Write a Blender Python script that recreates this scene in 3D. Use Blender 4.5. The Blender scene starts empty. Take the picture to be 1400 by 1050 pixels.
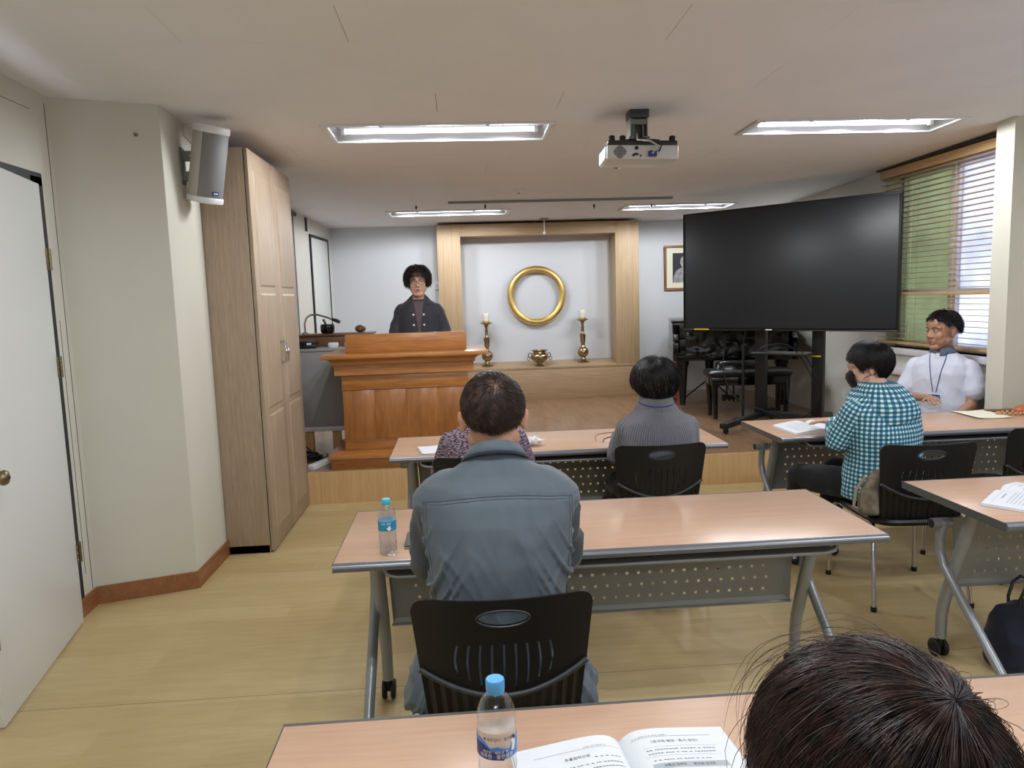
import bpy, bmesh, math, random
import numpy as np
from mathutils import Vector, Matrix, noise, geometry
PI = math.pi
SC = bpy.context.scene
COL = SC.collection
random.seed(7)

# ------------------------------------------------------------------ camera, light, exposure
CAM_H = 1.54
YAW, PITCH, ROLL, FPX = .06846, .11645, .0312, 1000.0
def camera():
    f = Vector((math.sin(YAW)*math.cos(PITCH), math.cos(YAW)*math.cos(PITCH), -math.sin(PITCH)))
    r = Vector((math.cos(YAW), -math.sin(YAW), 0))
    d = f.cross(r)
    c, s = math.cos(ROLL), math.sin(ROLL)
    r2 = c*r + s*d; d2 = -s*r + c*d
    m = Matrix((( r2.x, -d2.x, -f.x, 0), (r2.y, -d2.y, -f.y, 0), (r2.z, -d2.z, -f.z, CAM_H), (0, 0, 0, 1)))
    cd = bpy.data.cameras.new('camera'); cd.sensor_width = 36; cd.lens = 36*FPX/1400
    cd.clip_start = .02; cd.clip_end = 200
    co = bpy.data.objects.new('camera', cd); co.matrix_world = m; COL.objects.link(co)
    SC.camera = co
camera()
w = bpy.data.worlds.new('sky'); SC.world = w; w.use_nodes = True
bg = w.node_tree.nodes['Background']; bg.inputs[0].default_value = (.80, .87, 1.0, 1); bg.inputs[1].default_value = 4.6
TUBE_STRENGTH = 5.0
SPOT_POWER = 14.6
SC.view_settings.view_transform = 'Standard'
SC.view_settings.look = 'None'
SC.view_settings.exposure = 0.0
SC.view_settings.gamma = 1
SC.view_settings.use_curve_mapping = False
try:
    SC.cycles.max_bounces = 8; SC.cycles.diffuse_bounces = 4; SC.cycles.caustics_reflective = False
    SC.cycles.caustics_refractive = False; SC.cycles.sample_clamp_indirect = 4.0
    SC.cycles.transparent_max_bounces = 24; SC.cycles.use_denoising = True
except Exception: pass

# ------------------------------------------------------------------ materials
def lin(c):
    return tuple(((x/255)/12.92 if x/255 <= .04045 else (((x/255)+.055)/1.055)**2.4) for x in c) + (1,)
def newmat(name):
    m = bpy.data.materials.new(name); m.use_nodes = True
    nt = m.node_tree; b = nt.nodes['Principled BSDF']
    return m, nt, b
def N(nt, t, **kw):
    n = nt.nodes.new(t)
    for k, v in kw.items():
        if k in n.inputs.keys(): n.inputs[k].default_value = v
        else: setattr(n, k, v)
    return n
def coords(nt, scale=(1,1,1), rot=(0,0,0), src='Object'):
    tc = nt.nodes.new('ShaderNodeTexCoord'); mp = nt.nodes.new('ShaderNodeMapping')
    mp.inputs['Scale'].default_value = scale; mp.inputs['Rotation'].default_value = rot
    nt.links.new(tc.outputs[src], mp.inputs['Vector']); return mp.outputs[0]
def mixc(nt, fac, a, b, mode='MIX'):
    n = nt.nodes.new('ShaderNodeMix'); n.data_type = 'RGBA'; n.blend_type = mode
    for s, v in ((n.inputs[0], fac), (n.inputs[6], a), (n.inputs[7], b)):
        if hasattr(v, 'is_linked'): nt.links.new(v, s)
        else: s.default_value = v
    return n.outputs[2]
def ramp(nt, fac, stops):
    n = nt.nodes.new('ShaderNodeValToRGB'); e = n.color_ramp.elements
    while len(e) < len(stops): e.new(.5)
    for i, (p, c) in enumerate(stops): e[i].position = p; e[i].color = c if len(c) == 4 else tuple(c)+(1,)
    nt.links.new(fac, n.inputs[0]); return n.outputs[0]
def bump(nt, b, h, strength=.3, dist=.002):
    n = nt.nodes.new('ShaderNodeBump'); n.inputs['Strength'].default_value = strength; n.inputs['Distance'].default_value = dist
    nt.links.new(h, n.inputs['Height']); nt.links.new(n.outputs[0], b.inputs['Normal'])
def M(name, col, rough=.5, metal=0, var=.06, vs=3, bmp=0, bs=60, spec=.5, coat=0, emit=None):
    m, nt, b = newmat(name)
    c = lin(col)
    n = N(nt, 'ShaderNodeTexNoise', Scale=vs, Detail=4.0); nt.links.new(coords(nt), n.inputs['Vector'])
    lo = tuple(x*(1-var) for x in c[:3])+(1,); hi = tuple(min(1, x*(1+var)) for x in c[:3])+(1,)
    nt.links.new(ramp(nt, n.outputs['Fac'], [(.3, lo), (.7, hi)]), b.inputs['Base Color'])
    b.inputs['Roughness'].default_value = rough; b.inputs['Metallic'].default_value = metal
    b.inputs['Specular IOR Level'].default_value = spec
    if coat: b.inputs['Coat Weight'].default_value = coat; b.inputs['Coat Roughness'].default_value = .06
    if bmp:
        n2 = N(nt, 'ShaderNodeTexNoise', Scale=bs, Detail=3.0); nt.links.new(coords(nt), n2.inputs['Vector'])
        bump(nt, b, n2.outputs['Fac'], bmp, .001)
    return m
def wood(name, c1, c2, scale=(14, 14, .9), rough=.45, rot=(0,0,0), detail=6, coat=0, big=.35):
    """c1..c2 grain stretched along the axis whose scale is small"""
    m, nt, b = newmat(name)
    v = coords(nt, scale, rot)
    n = N(nt, 'ShaderNodeTexNoise', Scale=2.2, Detail=float(detail), Roughness=.6, Distortion=.4); nt.links.new(v, n.inputs['Vector'])
    n2 = N(nt, 'ShaderNodeTexNoise', Scale=9.0, Detail=3.0); nt.links.new(v, n2.inputs['Vector'])
    a = ramp(nt, n.outputs['Fac'], [(.3, lin(c1)), (.7, lin(c2))])
    d = ramp(nt, n2.outputs['Fac'], [(.35, tuple(x*.8 for x in lin(c1)[:3])), (.65, lin(c2))])
    nt.links.new(mixc(nt, big, a, d), b.inputs['Base Color'])
    b.inputs['Roughness'].default_value = rough
    if coat: b.inputs['Coat Weight'].default_value = coat; b.inputs['Coat Roughness'].default_value = .15
    bump(nt, b, n2.outputs['Fac'], .05, .001)
    return m
MT = {}
MT['ceil'] = M('ceiling_paint', (236, 237, 242), .9, var=.02, bmp=.08, bs=90)
MT['dark_gap'] = M('dark_gap', (38, 36, 34), .9)
MT['wall'] = M('white_wall_paint', (212, 216, 222), .8, var=.015, bmp=.04, bs=40)
MT['wall_cream'] = M('cream_wall_paint', (203, 202, 190), .6, var=.02, bmp=.05, bs=30)
MT['wall_side'] = M('side_wall_paint', (210, 210, 202), .75, var=.02)
MT['base'] = wood('baseboard_wood', (128, 80, 48), (156, 104, 66), (9, .9, 9), .4)
MT['frame_v'] = wood('oak_vertical', (164, 138, 106), (194, 169, 135), (22, 22, .5), .5)
MT['frame_h'] = wood('oak_horizontal', (160, 132, 101), (190, 163, 129), (.5, 22, 26), .5)
MT['step_v'] = wood('step_oak', (186, 150, 104), (216, 182, 134), (30, 30, .6), .45)
MT['cab'] = wood('cabinet_ash', (152, 132, 112), (182, 162, 140), (30, 30, 1.2), .5)
MT['podium'] = wood('podium_cherry', (136, 84, 38), (172, 114, 60), (7, 7, .9), .34, coat=.3)
MT['podium_h'] = wood('podium_cherry_rails', (146, 92, 42), (184, 124, 66), (.9, 7, 9), .34, coat=.3)
MT['table'] = wood('beech_laminate', (197, 160, 134), (210, 174, 148), (.8, 12, 12), .3, big=.2)
MT['trim'] = M('grey_trim', (128, 132, 140), .3, .5)
MT['table_edge'] = M('dark_edge_band', (82, 84, 84), .5)
MT['leg_paint'] = M('silver_grey_paint', (142, 147, 152), .35, .35, var=.03)
MT['panel'] = M('grey_steel_panel', (128, 130, 128), .45, .3, var=.05)
MT['chair'] = M('black_plastic', (13, 13, 15), .42, var=.1, bmp=.1, bs=300)
MT['chair_rim'] = M('charcoal_plastic', (52, 54, 58), .4)
MT['chrome'] = M('chrome', (200, 200, 205), .12, 1)
MT['black'] = M('black_rubber', (14, 14, 15), .6)
MT['black_gloss'] = M('piano_black', (8, 8, 9), .16, coat=.15, spec=.35)
MT['screen'] = M('tv_glass', (36, 40, 45), .36, spec=.45, var=0)
MT['bezel'] = M('tv_bezel', (10, 10, 12), .35)
MT['stand'] = M('stand_black', (16, 16, 18), .45)
MT['gold'] = M('polished_gold', (226, 194, 122), .34, .9, var=.12, vs=6)
MT['brass'] = M('antique_brass', (166, 146, 112), .27, .95, var=.3, vs=25)
MT['wax'] = M('white_wax', (232, 228, 220), .5)
MT['white_enamel'] = M('white_enamel', (222, 224, 226), .35)
MT['reflector'] = M('lamp_reflector', (178, 178, 184), .4, .1)
MT['proj'] = M('projector_white', (205, 205, 205), .4)
MT['speaker'] = M('speaker_shell', (186, 184, 178), .45)
MT['grille'] = M('speaker_grille', (128, 128, 130), .6, bmp=.4, bs=400)
MT['door'] = M('door_white', (214, 217, 216), .4, var=.015)
MT['hinge'] = M('worn_brass', (130, 118, 92), .35, .9, var=.2)
MT['sill'] = M('sill_white', (216, 216, 222), .4)
MT['alu'] = M('window_alu', (214, 214, 216), .4)
MT['slat'] = wood('blind_wood', (176, 140, 98), (202, 168, 122), (20, .8, 20), .5)
MT['cordm'] = M('blind_cord', (196, 180, 150), .8)
MT['paper'] = M('white_paper', (226, 231, 238), .7, var=.01)
MT['paper_c'] = M('cream_paper', (232, 230, 212), .7, var=.01)
MT['ink'] = M('ink', (62, 64, 72), .7)
MT['grey_desk'] = M('grey_console', (150, 151, 152), .5)
MT['brown_top'] = wood('brown_desk', (98, 66, 48), (122, 86, 62), (1, 10, 10), .4)
MT['pine'] = wood('pine', (200, 160, 100), (224, 188, 130), (10, 10, 1), .5)
MT['dev'] = M('device_black', (22, 22, 24), .35)
MT['yellow'] = M('yellow_label', (220, 200, 40), .5)
MT['blue_label'] = M('blue_label', (40, 140, 180), .45)
MT['cap_blue'] = M('cap_blue', (80, 165, 225), .4)
MT['cap_cyan'] = M('cap_cyan', (70, 190, 215), .4)
MT['navy'] = M('navy_label', (28, 48, 120), .4)
MT['skyblue'] = M('label_sky', (70, 130, 205), .4)
MT['white_print'] = M('white_print', (235, 238, 240), .5)
MT['green_leaf'] = M('label_green', (40, 120, 90), .5)
def pet(name, tint, ior, g):
    m = bpy.data.materials.new(name); m.use_nodes = True; nt = m.node_tree
    nt.nodes.remove(nt.nodes['Principled BSDF']); o = nt.nodes['Material Output']
    t = nt.nodes.new('ShaderNodeBsdfTransparent'); t.inputs[0].default_value = tint
    gl = N(nt, 'ShaderNodeBsdfGlossy', Roughness=g); lw = N(nt, 'ShaderNodeLayerWeight', Blend=.5); pw = N(nt, 'ShaderNodeMath', operation='POWER'); pw.inputs[1].default_value = 3.0; nt.links.new(lw.outputs['Facing'], pw.inputs[0])
    f = N(nt, 'ShaderNodeMath', operation='MULTIPLY_ADD'); f.inputs[1].default_value = ior; f.inputs[2].default_value = .05; nt.links.new(pw.outputs[0], f.inputs[0])
    n = N(nt, 'ShaderNodeTexNoise', Scale=40.0, Detail=2.0); nt.links.new(coords(nt), n.inputs['Vector'])
    bp = nt.nodes.new('ShaderNodeBump'); bp.inputs['Strength'].default_value = .5; bp.inputs['Distance'].default_value = .002; nt.links.new(n.outputs['Fac'], bp.inputs['Height']); nt.links.new(bp.outputs[0], gl.inputs['Normal'])
    mx = nt.nodes.new('ShaderNodeMixShader'); nt.links.new(f.outputs[0], mx.inputs[0]); nt.links.new(t.outputs[0], mx.inputs[1]); nt.links.new(gl.outputs[0], mx.inputs[2]); nt.links.new(mx.outputs[0], o.inputs['Surface'])
    return m
MT['pet'] = pet('clear_pet', (.93, .95, .97, 1), .6, .12)
MT['water'] = pet('water', (.93, .96, .98, 1), .25, .05)
def film():
    m, nt, b = newmat('label_film'); b.inputs['Roughness'].default_value = .3
    b.inputs['Base Color'].default_value = lin((222, 208, 196)); b.inputs['Alpha'].default_value = .55
    return m
MT['film'] = film()
def lamp(name, s, c=(1, .985, .99, 1)):
    m, nt, b = newmat(name); b.inputs['Base Color'].default_value = (.9, .9, .9, 1)
    b.inputs['Emission Color'].default_value = c; b.inputs['Emission Strength'].default_value = s; return m
MT['tube'] = lamp('fluorescent_tube', TUBE_STRENGTH, (.93, .965, 1, 1))
def frost(name, c, tr=.8):
    m = bpy.data.materials.new(name); m.use_nodes = True; nt = m.node_tree
    nt.nodes.remove(nt.nodes['Principled BSDF']); o = nt.nodes['Material Output']
    n = N(nt, 'ShaderNodeTexNoise', Scale=2.5, Detail=3.0); nt.links.new(coords(nt), n.inputs['Vector'])
    cc = ramp(nt, n.outputs['Fac'], [(.3, tuple(x*.7 for x in lin(c)[:3])), (.7, lin(c))])
    t = nt.nodes.new('ShaderNodeBsdfTranslucent'); g = N(nt, 'ShaderNodeBsdfGlossy', Roughness=.3); g.inputs[0].default_value = (.5, .5, .5, 1)
    nt.links.new(cc, t.inputs[0])
    mx = nt.nodes.new('ShaderNodeMixShader'); mx.inputs[0].default_value = .06
    nt.links.new(t.outputs[0], mx.inputs[1]); nt.links.new(g.outputs[0], mx.inputs[2]); nt.links.new(mx.outputs[0], o.inputs['Surface'])
    return m
MT['pane'] = frost('frosted_pane', (212, 214, 226)); MT['pane_green'] = frost('green_frosted_pane', (150, 157, 134))
def floor_mat():
    m, nt, b = newmat('vinyl_floor')
    v = coords(nt)
    br = N(nt, 'ShaderNodeTexBrick', Scale=1.0); nt.links.new(v, br.inputs['Vector'])
    br.inputs['Brick Width'].default_value = .92; br.inputs['Row Height'].default_value = .155; br.inputs['Mortar Size'].default_value = .0
    br.inputs['Color1'].default_value = lin((184, 162, 114)); br.inputs['Color2'].default_value = lin((208, 188, 142)); br.inputs['Bias'].default_value = 0
    v2 = coords(nt, (1.2, 9, 1)); n = N(nt, 'ShaderNodeTexNoise', Scale=3.0, Detail=8.0, Roughness=.65); nt.links.new(v2, n.inputs['Vector'])
    g = ramp(nt, n.outputs['Fac'], [(.28, lin((170, 148, 102))), (.72, lin((214, 196, 150)))])
    c = mixc(nt, .45, br.outputs[0], g)
    n3 = N(nt, 'ShaderNodeTexNoise', Scale=.8, Detail=3.0); nt.links.new(coords(nt), n3.inputs['Vector'])
    c = mixc(nt, ramp(nt, n3.outputs['Fac'], [(.35, (0, 0, 0)), (.75, (.55, .55, .55))]), c, lin((166, 142, 96)))
    # welded seams between the vinyl sheets
    sp = nt.nodes.new('ShaderNodeSeparateXYZ'); nt.links.new(coords(nt), sp.inputs[0])
    md = N(nt, 'ShaderNodeMath', operation='PINGPONG'); ad = N(nt, 'ShaderNodeMath', operation='ADD'); ad.inputs[1].default_value = -2.82+18
    nt.links.new(sp.outputs[1], ad.inputs[0]); nt.links.new(ad.outputs[0], md.inputs[0]); md.inputs[1].default_value = .9
    lt = N(nt, 'ShaderNodeMath', operation='LESS_THAN'); nt.links.new(md.outputs[0], lt.inputs[0]); lt.inputs[1].default_value = .0016
    c = mixc(nt, lt.outputs[0], c, lin((112, 92, 60)))
    nt.links.new(c, b.inputs['Base Color']); b.inputs['Roughness'].default_value = .42
    bump(nt, b, n.outputs['Fac'], .06, .001)
    return m
MT['floor'] = floor_mat()
MT['stage'] = wood('stage_laminate', (128, 98, 72), (166, 134, 102), (5, 1.1, 5), .3, rot=(0, 0, .5), coat=.2)

# ------------------------------------------------------------------ mesh helpers
class MB:
    def __init__(s): s.v = []; s.f = []; s.m = []; s.mi = 0
    def add(s, vs, fs):
        o = len(s.v); s.v += [tuple(p) for p in vs]; s.f += [tuple(i+o for i in f) for f in fs]; s.m += [s.mi]*len(fs); return s
    def box(s, x0, x1, y0, y1, z0, z1, T=None):
        vs = [(x, y, z) for z in (z0, z1) for y in (y0, y1) for x in (x0, x1)]
        if T: vs = [T(Vector(p)) for p in vs]
        return s.add(vs, [(0, 2, 3, 1), (4, 5, 7, 6), (0, 1, 5, 4), (2, 6, 7, 3), (0, 4, 6, 2), (1, 3, 7, 5)])
    def tube(s, pts, r, n=8, caps=True):
        P = [Vector(p) for p in pts]; R = r if isinstance(r, (list, tuple)) else [r]*len(P)
        rings = []; up = None
        for i, p in enumerate(P):
            d = (P[min(i+1, len(P)-1)]-P[max(i-1, 0)]).normalized()
            if up is None: up = d.orthogonal().normalized()
            up = (up-d*up.dot(d))
            up = up.normalized() if up.length > 1e-6 else d.orthogonal().normalized()
            b = d.cross(up)
            rings.append([p+(up*math.cos(2*PI*k/n)+b*math.sin(2*PI*k/n))*R[i] for k in range(n)])
        vs = [q for rg in rings for q in rg]; fs = []
        for i in range(len(P)-1):
            for k in range(n):
                a = i*n+k; c = i*n+(k+1) % n; fs.append((a, c, c+n, a+n))
        if caps: fs.append(tuple(range(n-1, -1, -1))); fs.append(tuple(range((len(P)-1)*n, len(P)*n)))
        return s.add(vs, fs)
    def lathe(s, prof, n=24, c=(0, 0, 0), T=None, a0=0, a1=2*PI):
        full = abs(a1-a0-2*PI) < 1e-6; m = n if full else n+1
        vs = []
        for r, z in prof:
            for k in range(m):
                a = a0+(a1-a0)*k/n; p = Vector((c[0]+r*math.cos(a), c[1]+r*math.sin(a), c[2]+z)); vs.append(T(p) if T else p)
        fs = []
        for i in range(len(prof)-1):
            for k in range(n):
                k2 = (k+1) % m; fs.append((i*m+k, i*m+k2, (i+1)*m+k2, (i+1)*m+k))
        if full and prof[0][0] > 1e-6: fs.append(tuple(range(m-1, -1, -1)))
        if full and prof[-1][0] > 1e-6: fs.append(tuple(range((len(prof)-1)*m, len(prof)*m)))
        return s.add(vs, fs)
    def sphere(s, c, r, n=12, m=8, rot=None):
        if not isinstance(r, (list, tuple)): r = (r, r, r)
        vs = []; fs = []
        for i in range(m+1):
            t = PI*i/m
            for k in range(n):
                p = Vector((r[0]*math.sin(t)*math.cos(2*PI*k/n), r[1]*math.sin(t)*math.sin(2*PI*k/n), -r[2]*math.cos(t)))
                if rot: p = rot @ p
                vs.append(Vector(c)+p)
        for i in range(m):
            for k in range(n):
                fs.append((i*n+k, i*n+(k+1) % n, (i+1)*n+(k+1) % n, (i+1)*n+k))
        return s.add(vs, fs)
    def cap(s, a, b, ra, rb, n=14):
        """tapered capsule"""
        a = Vector(a); b = Vector(b); d = b-a; L = d.length or 1e-6; d /= L
        pts = []; rr = []
        for t in (-1, -.87, -.5): pts.append(a+d*ra*t); rr.append(max(1e-4, ra*math.sqrt(max(0, 1-t*t))))
        pts += [a, b]; rr += [ra, rb]
        for t in (.5, .87, 1): pts.append(b+d*rb*t); rr.append(max(1e-4, rb*math.sqrt(max(0, 1-t*t))))
        return s.tube(pts, rr, n)
    def rings(s, R, n=28):
        """loft of superellipse rings (cx,cy,cz,rx,ry[,exp[,tiltx]])"""
        vs = []; fs = []
        for r in R:
            cx, cy, cz, rx, ry = r[:5]; e = r[5] if len(r) > 5 else 2.3; tl = r[6] if len(r) > 6 else 0
            for k in range(n):
                a = 2*PI*k/n; ca, sa = math.cos(a), math.sin(a)
                x = rx*abs(ca)**(2/e)*(1 if ca >= 0 else -1); y = ry*abs(sa)**(2/e)*(1 if sa >= 0 else -1)
                vs.append((cx+x, cy+y, cz+y*tl))
        for i in range(len(R)-1):
            for k in range(n):
                fs.append((i*n+k, i*n+(k+1) % n, (i+1)*n+(k+1) % n, (i+1)*n+k))
        fs.append(tuple(range(n-1, -1, -1))); fs.append(tuple(range((len(R)-1)*n, len(R)*n)))
        return s.add(vs, fs)
    def plate(s, outer, holes, th, F, grid=0):
        """plate with real holes: outline and holes in 2D, F(u,v,w) places a point, w=0..th"""
        pts = []; edges = []
        def loop(L):
            o = len(pts)
            for p in L: pts.append(Vector(p))
            for i in range(len(L)): edges.append((o+i, o+(i+1) % len(L)))
        loop(outer)
        for h in holes: loop(h)
        if grid:
            xs = [p[0] for p in outer]; ys = [p[1] for p in outer]
            def inside(q, L):
                c = False
                for i in range(len(L)):
                    a, b = L[i], L[i-1]
                    if (a[1] > q[1]) != (b[1] > q[1]) and q[0] < (b[0]-a[0])*(q[1]-a[1])/(b[1]-a[1])+a[0]: c = not c
                return c
            x = min(xs)+grid*.5
            while x < max(xs):
                y = min(ys)+grid*.5
                while y < max(ys):
                    if inside((x, y), outer) and not any(inside((x, y), h) for h in holes): pts.append(Vector((x, y)))
                    y += grid
                x += grid
        r = geometry.delaunay_2d_cdt(pts, edges, [], 0, 1e-6)
        V2, E2, F2 = r[0], r[1], r[2]
        # keep triangles inside outer and outside holes
        def ins(q, L):
            c = False
            for i in range(len(L)):
                a, b = L[i], L[i-1]
                if (a[1] > q[1]) != (b[1] > q[1]) and q[0] < (b[0]-a[0])*(q[1]-a[1])/(b[1]-a[1])+a[0]: c = not c
            return c
        bb = [(min(p[0] for p in h), max(p[0] for p in h), min(p[1] for p in h), max(p[1] for p in h)) for h in holes]
        T = []
        for f in F2:
            q = (V2[f[0]]+V2[f[1]]+V2[f[2]])/3
            if not ins(q, outer): continue
            if any(b[0] <= q[0] <= b[1] and b[2] <= q[1] <= b[3] and ins(q, h) for b, h in zip(bb, holes)): continue
            T.append(tuple(f))
        n = len(V2); cnt = {}
        for f in T:
            for i in range(3): cnt[(f[i], f[(i+1) % 3])] = 1
        fs = [f for f in T]+[tuple(i+n for i in reversed(f)) for f in T]
        for (a, b) in cnt:
            if (b, a) not in cnt: fs.append((b, a, a+n, b+n))
        vs = [F(p[0], p[1], th) for p in V2]+[F(p[0], p[1], 0) for p in V2]
        return s.add(vs, fs)
    def mesh(s, name, mats, smooth=False, bev=0, seg=2):
        me = bpy.data.meshes.new(name); me.from_pydata(s.v, [], s.f)
        ms = mats if isinstance(mats, (list, tuple)) else [mats]
        for m in ms: me.materials.append(MT[m] if isinstance(m, str) else m)
        if len(ms) > 1: me.polygons.foreach_set('material_index', s.m)
        bm = bmesh.new(); bm.from_mesh(me)
        bmesh.ops.remove_doubles(bm, verts=bm.verts, dist=1e-6)
        bmesh.ops.recalc_face_normals(bm, faces=bm.faces)
        if bev:
            es = [e for e in bm.edges if len(e.link_faces) == 2 and e.calc_face_angle(0) > .6]
            bmesh.ops.bevel(bm, geom=es, offset=bev, segments=seg, profile=.5, affect='EDGES', clamp_overlap=True)
        bm.to_mesh(me); bm.free()
        if smooth or bev:
            me.shade_smooth(); me.set_sharp_from_angle(angle=math.radians(50 if smooth else 35))
        me.update(); return me
    def build(s, name, mats, parent=None, smooth=False, bev=0, seg=2, loc=None, rot=None):
        o = bpy.data.objects.new(name, s.mesh(name, mats, smooth, bev, seg)); COL.objects.link(o)
        if parent: o.parent = parent
        if loc: o.location = loc
        if rot: o.rotation_euler = rot
        return o
def thing(name, label, cat, loc=(0, 0, 0), rz=0, group=None, rot=None):
    o = bpy.data.objects.new(name, None); COL.objects.link(o); o.empty_display_size = .1
    o.location = loc; o.rotation_euler = rot or (0, 0, rz); o['label'] = label; o['category'] = cat
    if group: o['group'] = group
    return o
def tag(o, label, cat, group=None, kind=None):
    o['label'] = label; o['category'] = cat
    if group: o['group'] = group
    if kind: o['kind'] = kind
    return o
def struct(o): o['kind'] = 'structure'; return o
def link(name, me, parent=None, loc=None, rot=None):
    o = bpy.data.objects.new(name, me); COL.objects.link(o)
    if parent: o.parent = parent
    if loc: o.location = loc
    if rot: o.rotation_euler = rot
    return o
def copy_tree(o, parent=None):
    c = o.copy(); COL.objects.link(c); c.parent = parent
    for ch in list(o.children): copy_tree(ch, c)
    return c
def text_mesh(body, size, mat, F, align='CENTER', ext=0):
    """lettering converted to mesh; F(x,y) places every vertex"""
    cu = bpy.data.curves.new('lettering', 'FONT'); cu.body = body; cu.size = size; cu.align_x = align; cu.resolution_u = 2
    o = bpy.data.objects.new('lettering', cu); COL.objects.link(o)
    dg = bpy.context.evaluated_depsgraph_get(); me = bpy.data.meshes.new_from_object(o.evaluated_get(dg))
    bpy.data.objects.remove(o)
    for v in me.vertices: v.co = Vector(F(v.co.x, v.co.y))
    me.materials.clear(); me.materials.append(MT[mat] if isinstance(mat, str) else mat)
    return me
def CE(y): return 2.59-.0185*(y-4)
def circ(cx, cy, rx, ry=None, n=20): 
    ry = ry or rx; return [(cx+rx*math.cos(2*PI*k/n), cy+ry*math.sin(2*PI*k/n)) for k in range(n)]
def rrect(x0, x1, y0, y1, r, n=4):
    L = []
    for cx, cy, a in ((x1-r, y0+r, -PI/2), (x1-r, y1-r, 0), (x0+r, y1-r, PI/2), (x0+r, y0+r, PI)):
        for k in range(n+1): L.append((cx+r*math.cos(a+PI/2*k/n), cy+r*math.sin(a+PI/2*k/n)))
    return L
# ------------------------------------------------------------------ room shell
XL, XR, YB, YN = -1.97, 3.75, 9.5, -3.5
SY, SZ = 5.63, .25                       # stage front and height
struct(MB().box(XL-.3, XR+.3, YN-.2, SY, -.1, 0).build('floor', 'floor'))
st = struct(MB().box(XL, XR, SY+.02, YB, 0, SZ).build('floor_stage', 'stage'))
struct(MB().box(XL+.1, XR, SY, SY+.02, 0, SZ).build('trim_1', 'step_v'))
# window openings in the right wall
WZ0, WZ1 = 1.02, 2.50
def wall_x(x, x2, y0, y1, holes, name, mat, zt=2.75):
    m = MB(); ys = sorted(holes); cur = y0
    for a, b, z0, z1 in ys:
        m.box(x, x2, cur, a, 0, zt)
        if z0 > 0: m.box(x, x2, a, b, 0, z0)
        m.box(x, x2, a, b, z1, zt); cur = b
    m.box(x, x2, cur, y1, 0, zt)
    return struct(m.build(name, mat))
wall_x(XR, XR+.22, YN, YB+.2, [(4.62, 6.22, WZ0, WZ1), (.6, 3.2, WZ0, WZ1)], 'wall_right', 'wall_side')
wall_x(XL-.12, XL, YN, 3.9, [(2.68, 3.66, 0, 2.165)], 'wall_left', 'wall_cream')
struct(MB().box(-3.2, 4.2, YN-.2, YN, 0, 2.8).build('wall_near', 'wall'))
struct(MB().box(-2.4, XR+.22, YB, YB+.2, 0, 2.7).build('wall_back', 'wall'))
# rear part of the left wall runs slightly askew
m = MB(); a, b = Vector((-1.955, 4.5, 0)), Vector((-1.585, 9.52, 0)); nrm = Vector((-(b-a).y, (b-a).x, 0)).normalized()*.12
m.add([a, b, b+nrm, a+nrm, a+Vector((0, 0, 2.7)), b+Vector((0, 0, 2.7)), b+nrm+Vector((0, 0, 2.7)), a+nrm+Vector((0, 0, 2.7))],
      [(0, 1, 2, 3), (7, 6, 5, 4), (0, 4, 5, 1), (1, 5, 6, 2), (2, 6, 7, 3), (3, 7, 4, 0)])
struct(m.build('wall_left_rear', 'wall_side'))
# corner pillar by the cabinet
m = MB(); P = [(-2.0, 3.86), (-1.503, 4.02), (-1.503, 4.54), (-2.0, 4.54)]
m.add([(x, y, 0) for x, y in P]+[(x, y, 2.7) for x, y in P], [(3, 2, 1, 0), (4, 5, 6, 7), (0, 1, 5, 4), (1, 2, 6, 5), (2, 3, 7, 6), (3, 0, 4, 7)])
struct(m.build('wall_pillar_left', 'wall_cream'))
struct(MB().box(3.52, XR+.1, 4.5, 4.66, 0, 2.7).build('wall_pillar_right', 'wall_cream'))
# corridor behind the door
struct(MB().box(-3.1, -3.0, YN, 4.5, 0, 2.8).build('wall_corridor', 'wall_cream'))
# hairline board joint in the wall strip beside the door
m = MB(); m.box(XL, XL+.0015, 3.83, 3.8325, .1, 2.55); m.box(XL, XL+.0015, 3.775, 3.7765, .2, 1.5); m.box(XL, XL+.0015, 2.6, 3.7, 2.49, 2.4915)
struct(m.build('trim_2', 'dark_gap'))
# baseboards
def strip(name, pts, h=.095, t=.014):
    m = MB(); inn = []
    P = [Vector((x, y, 0)) for x, y in pts]
    for i, p in enumerate(P):
        d = (P[min(i+1, len(P)-1)]-P[max(i-1, 0)]).normalized(); inn.append(p+Vector((d.y, -d.x, 0))*t)
    for i in range(len(P)-1):
        q = [P[i], P[i+1], inn[i+1], inn[i]]
        m.add(q+[v+Vector((0, 0, h)) for v in q], [(0, 1, 2, 3), (7, 6, 5, 4), (0, 4, 5, 1), (1, 5, 6, 2), (2, 6, 7, 3), (3, 7, 4, 0)])
    return struct(m.build(name, 'base'))
strip('baseboard_left', [(XL, 3.67), (XL, 3.87), (-1.503, 4.02), (-1.503, 4.54)])
strip('baseboard_left_near', [(XL, YN), (XL, 2.66)])
strip('baseboard_right', [(XR, SY), (XR, YN)])
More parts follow.
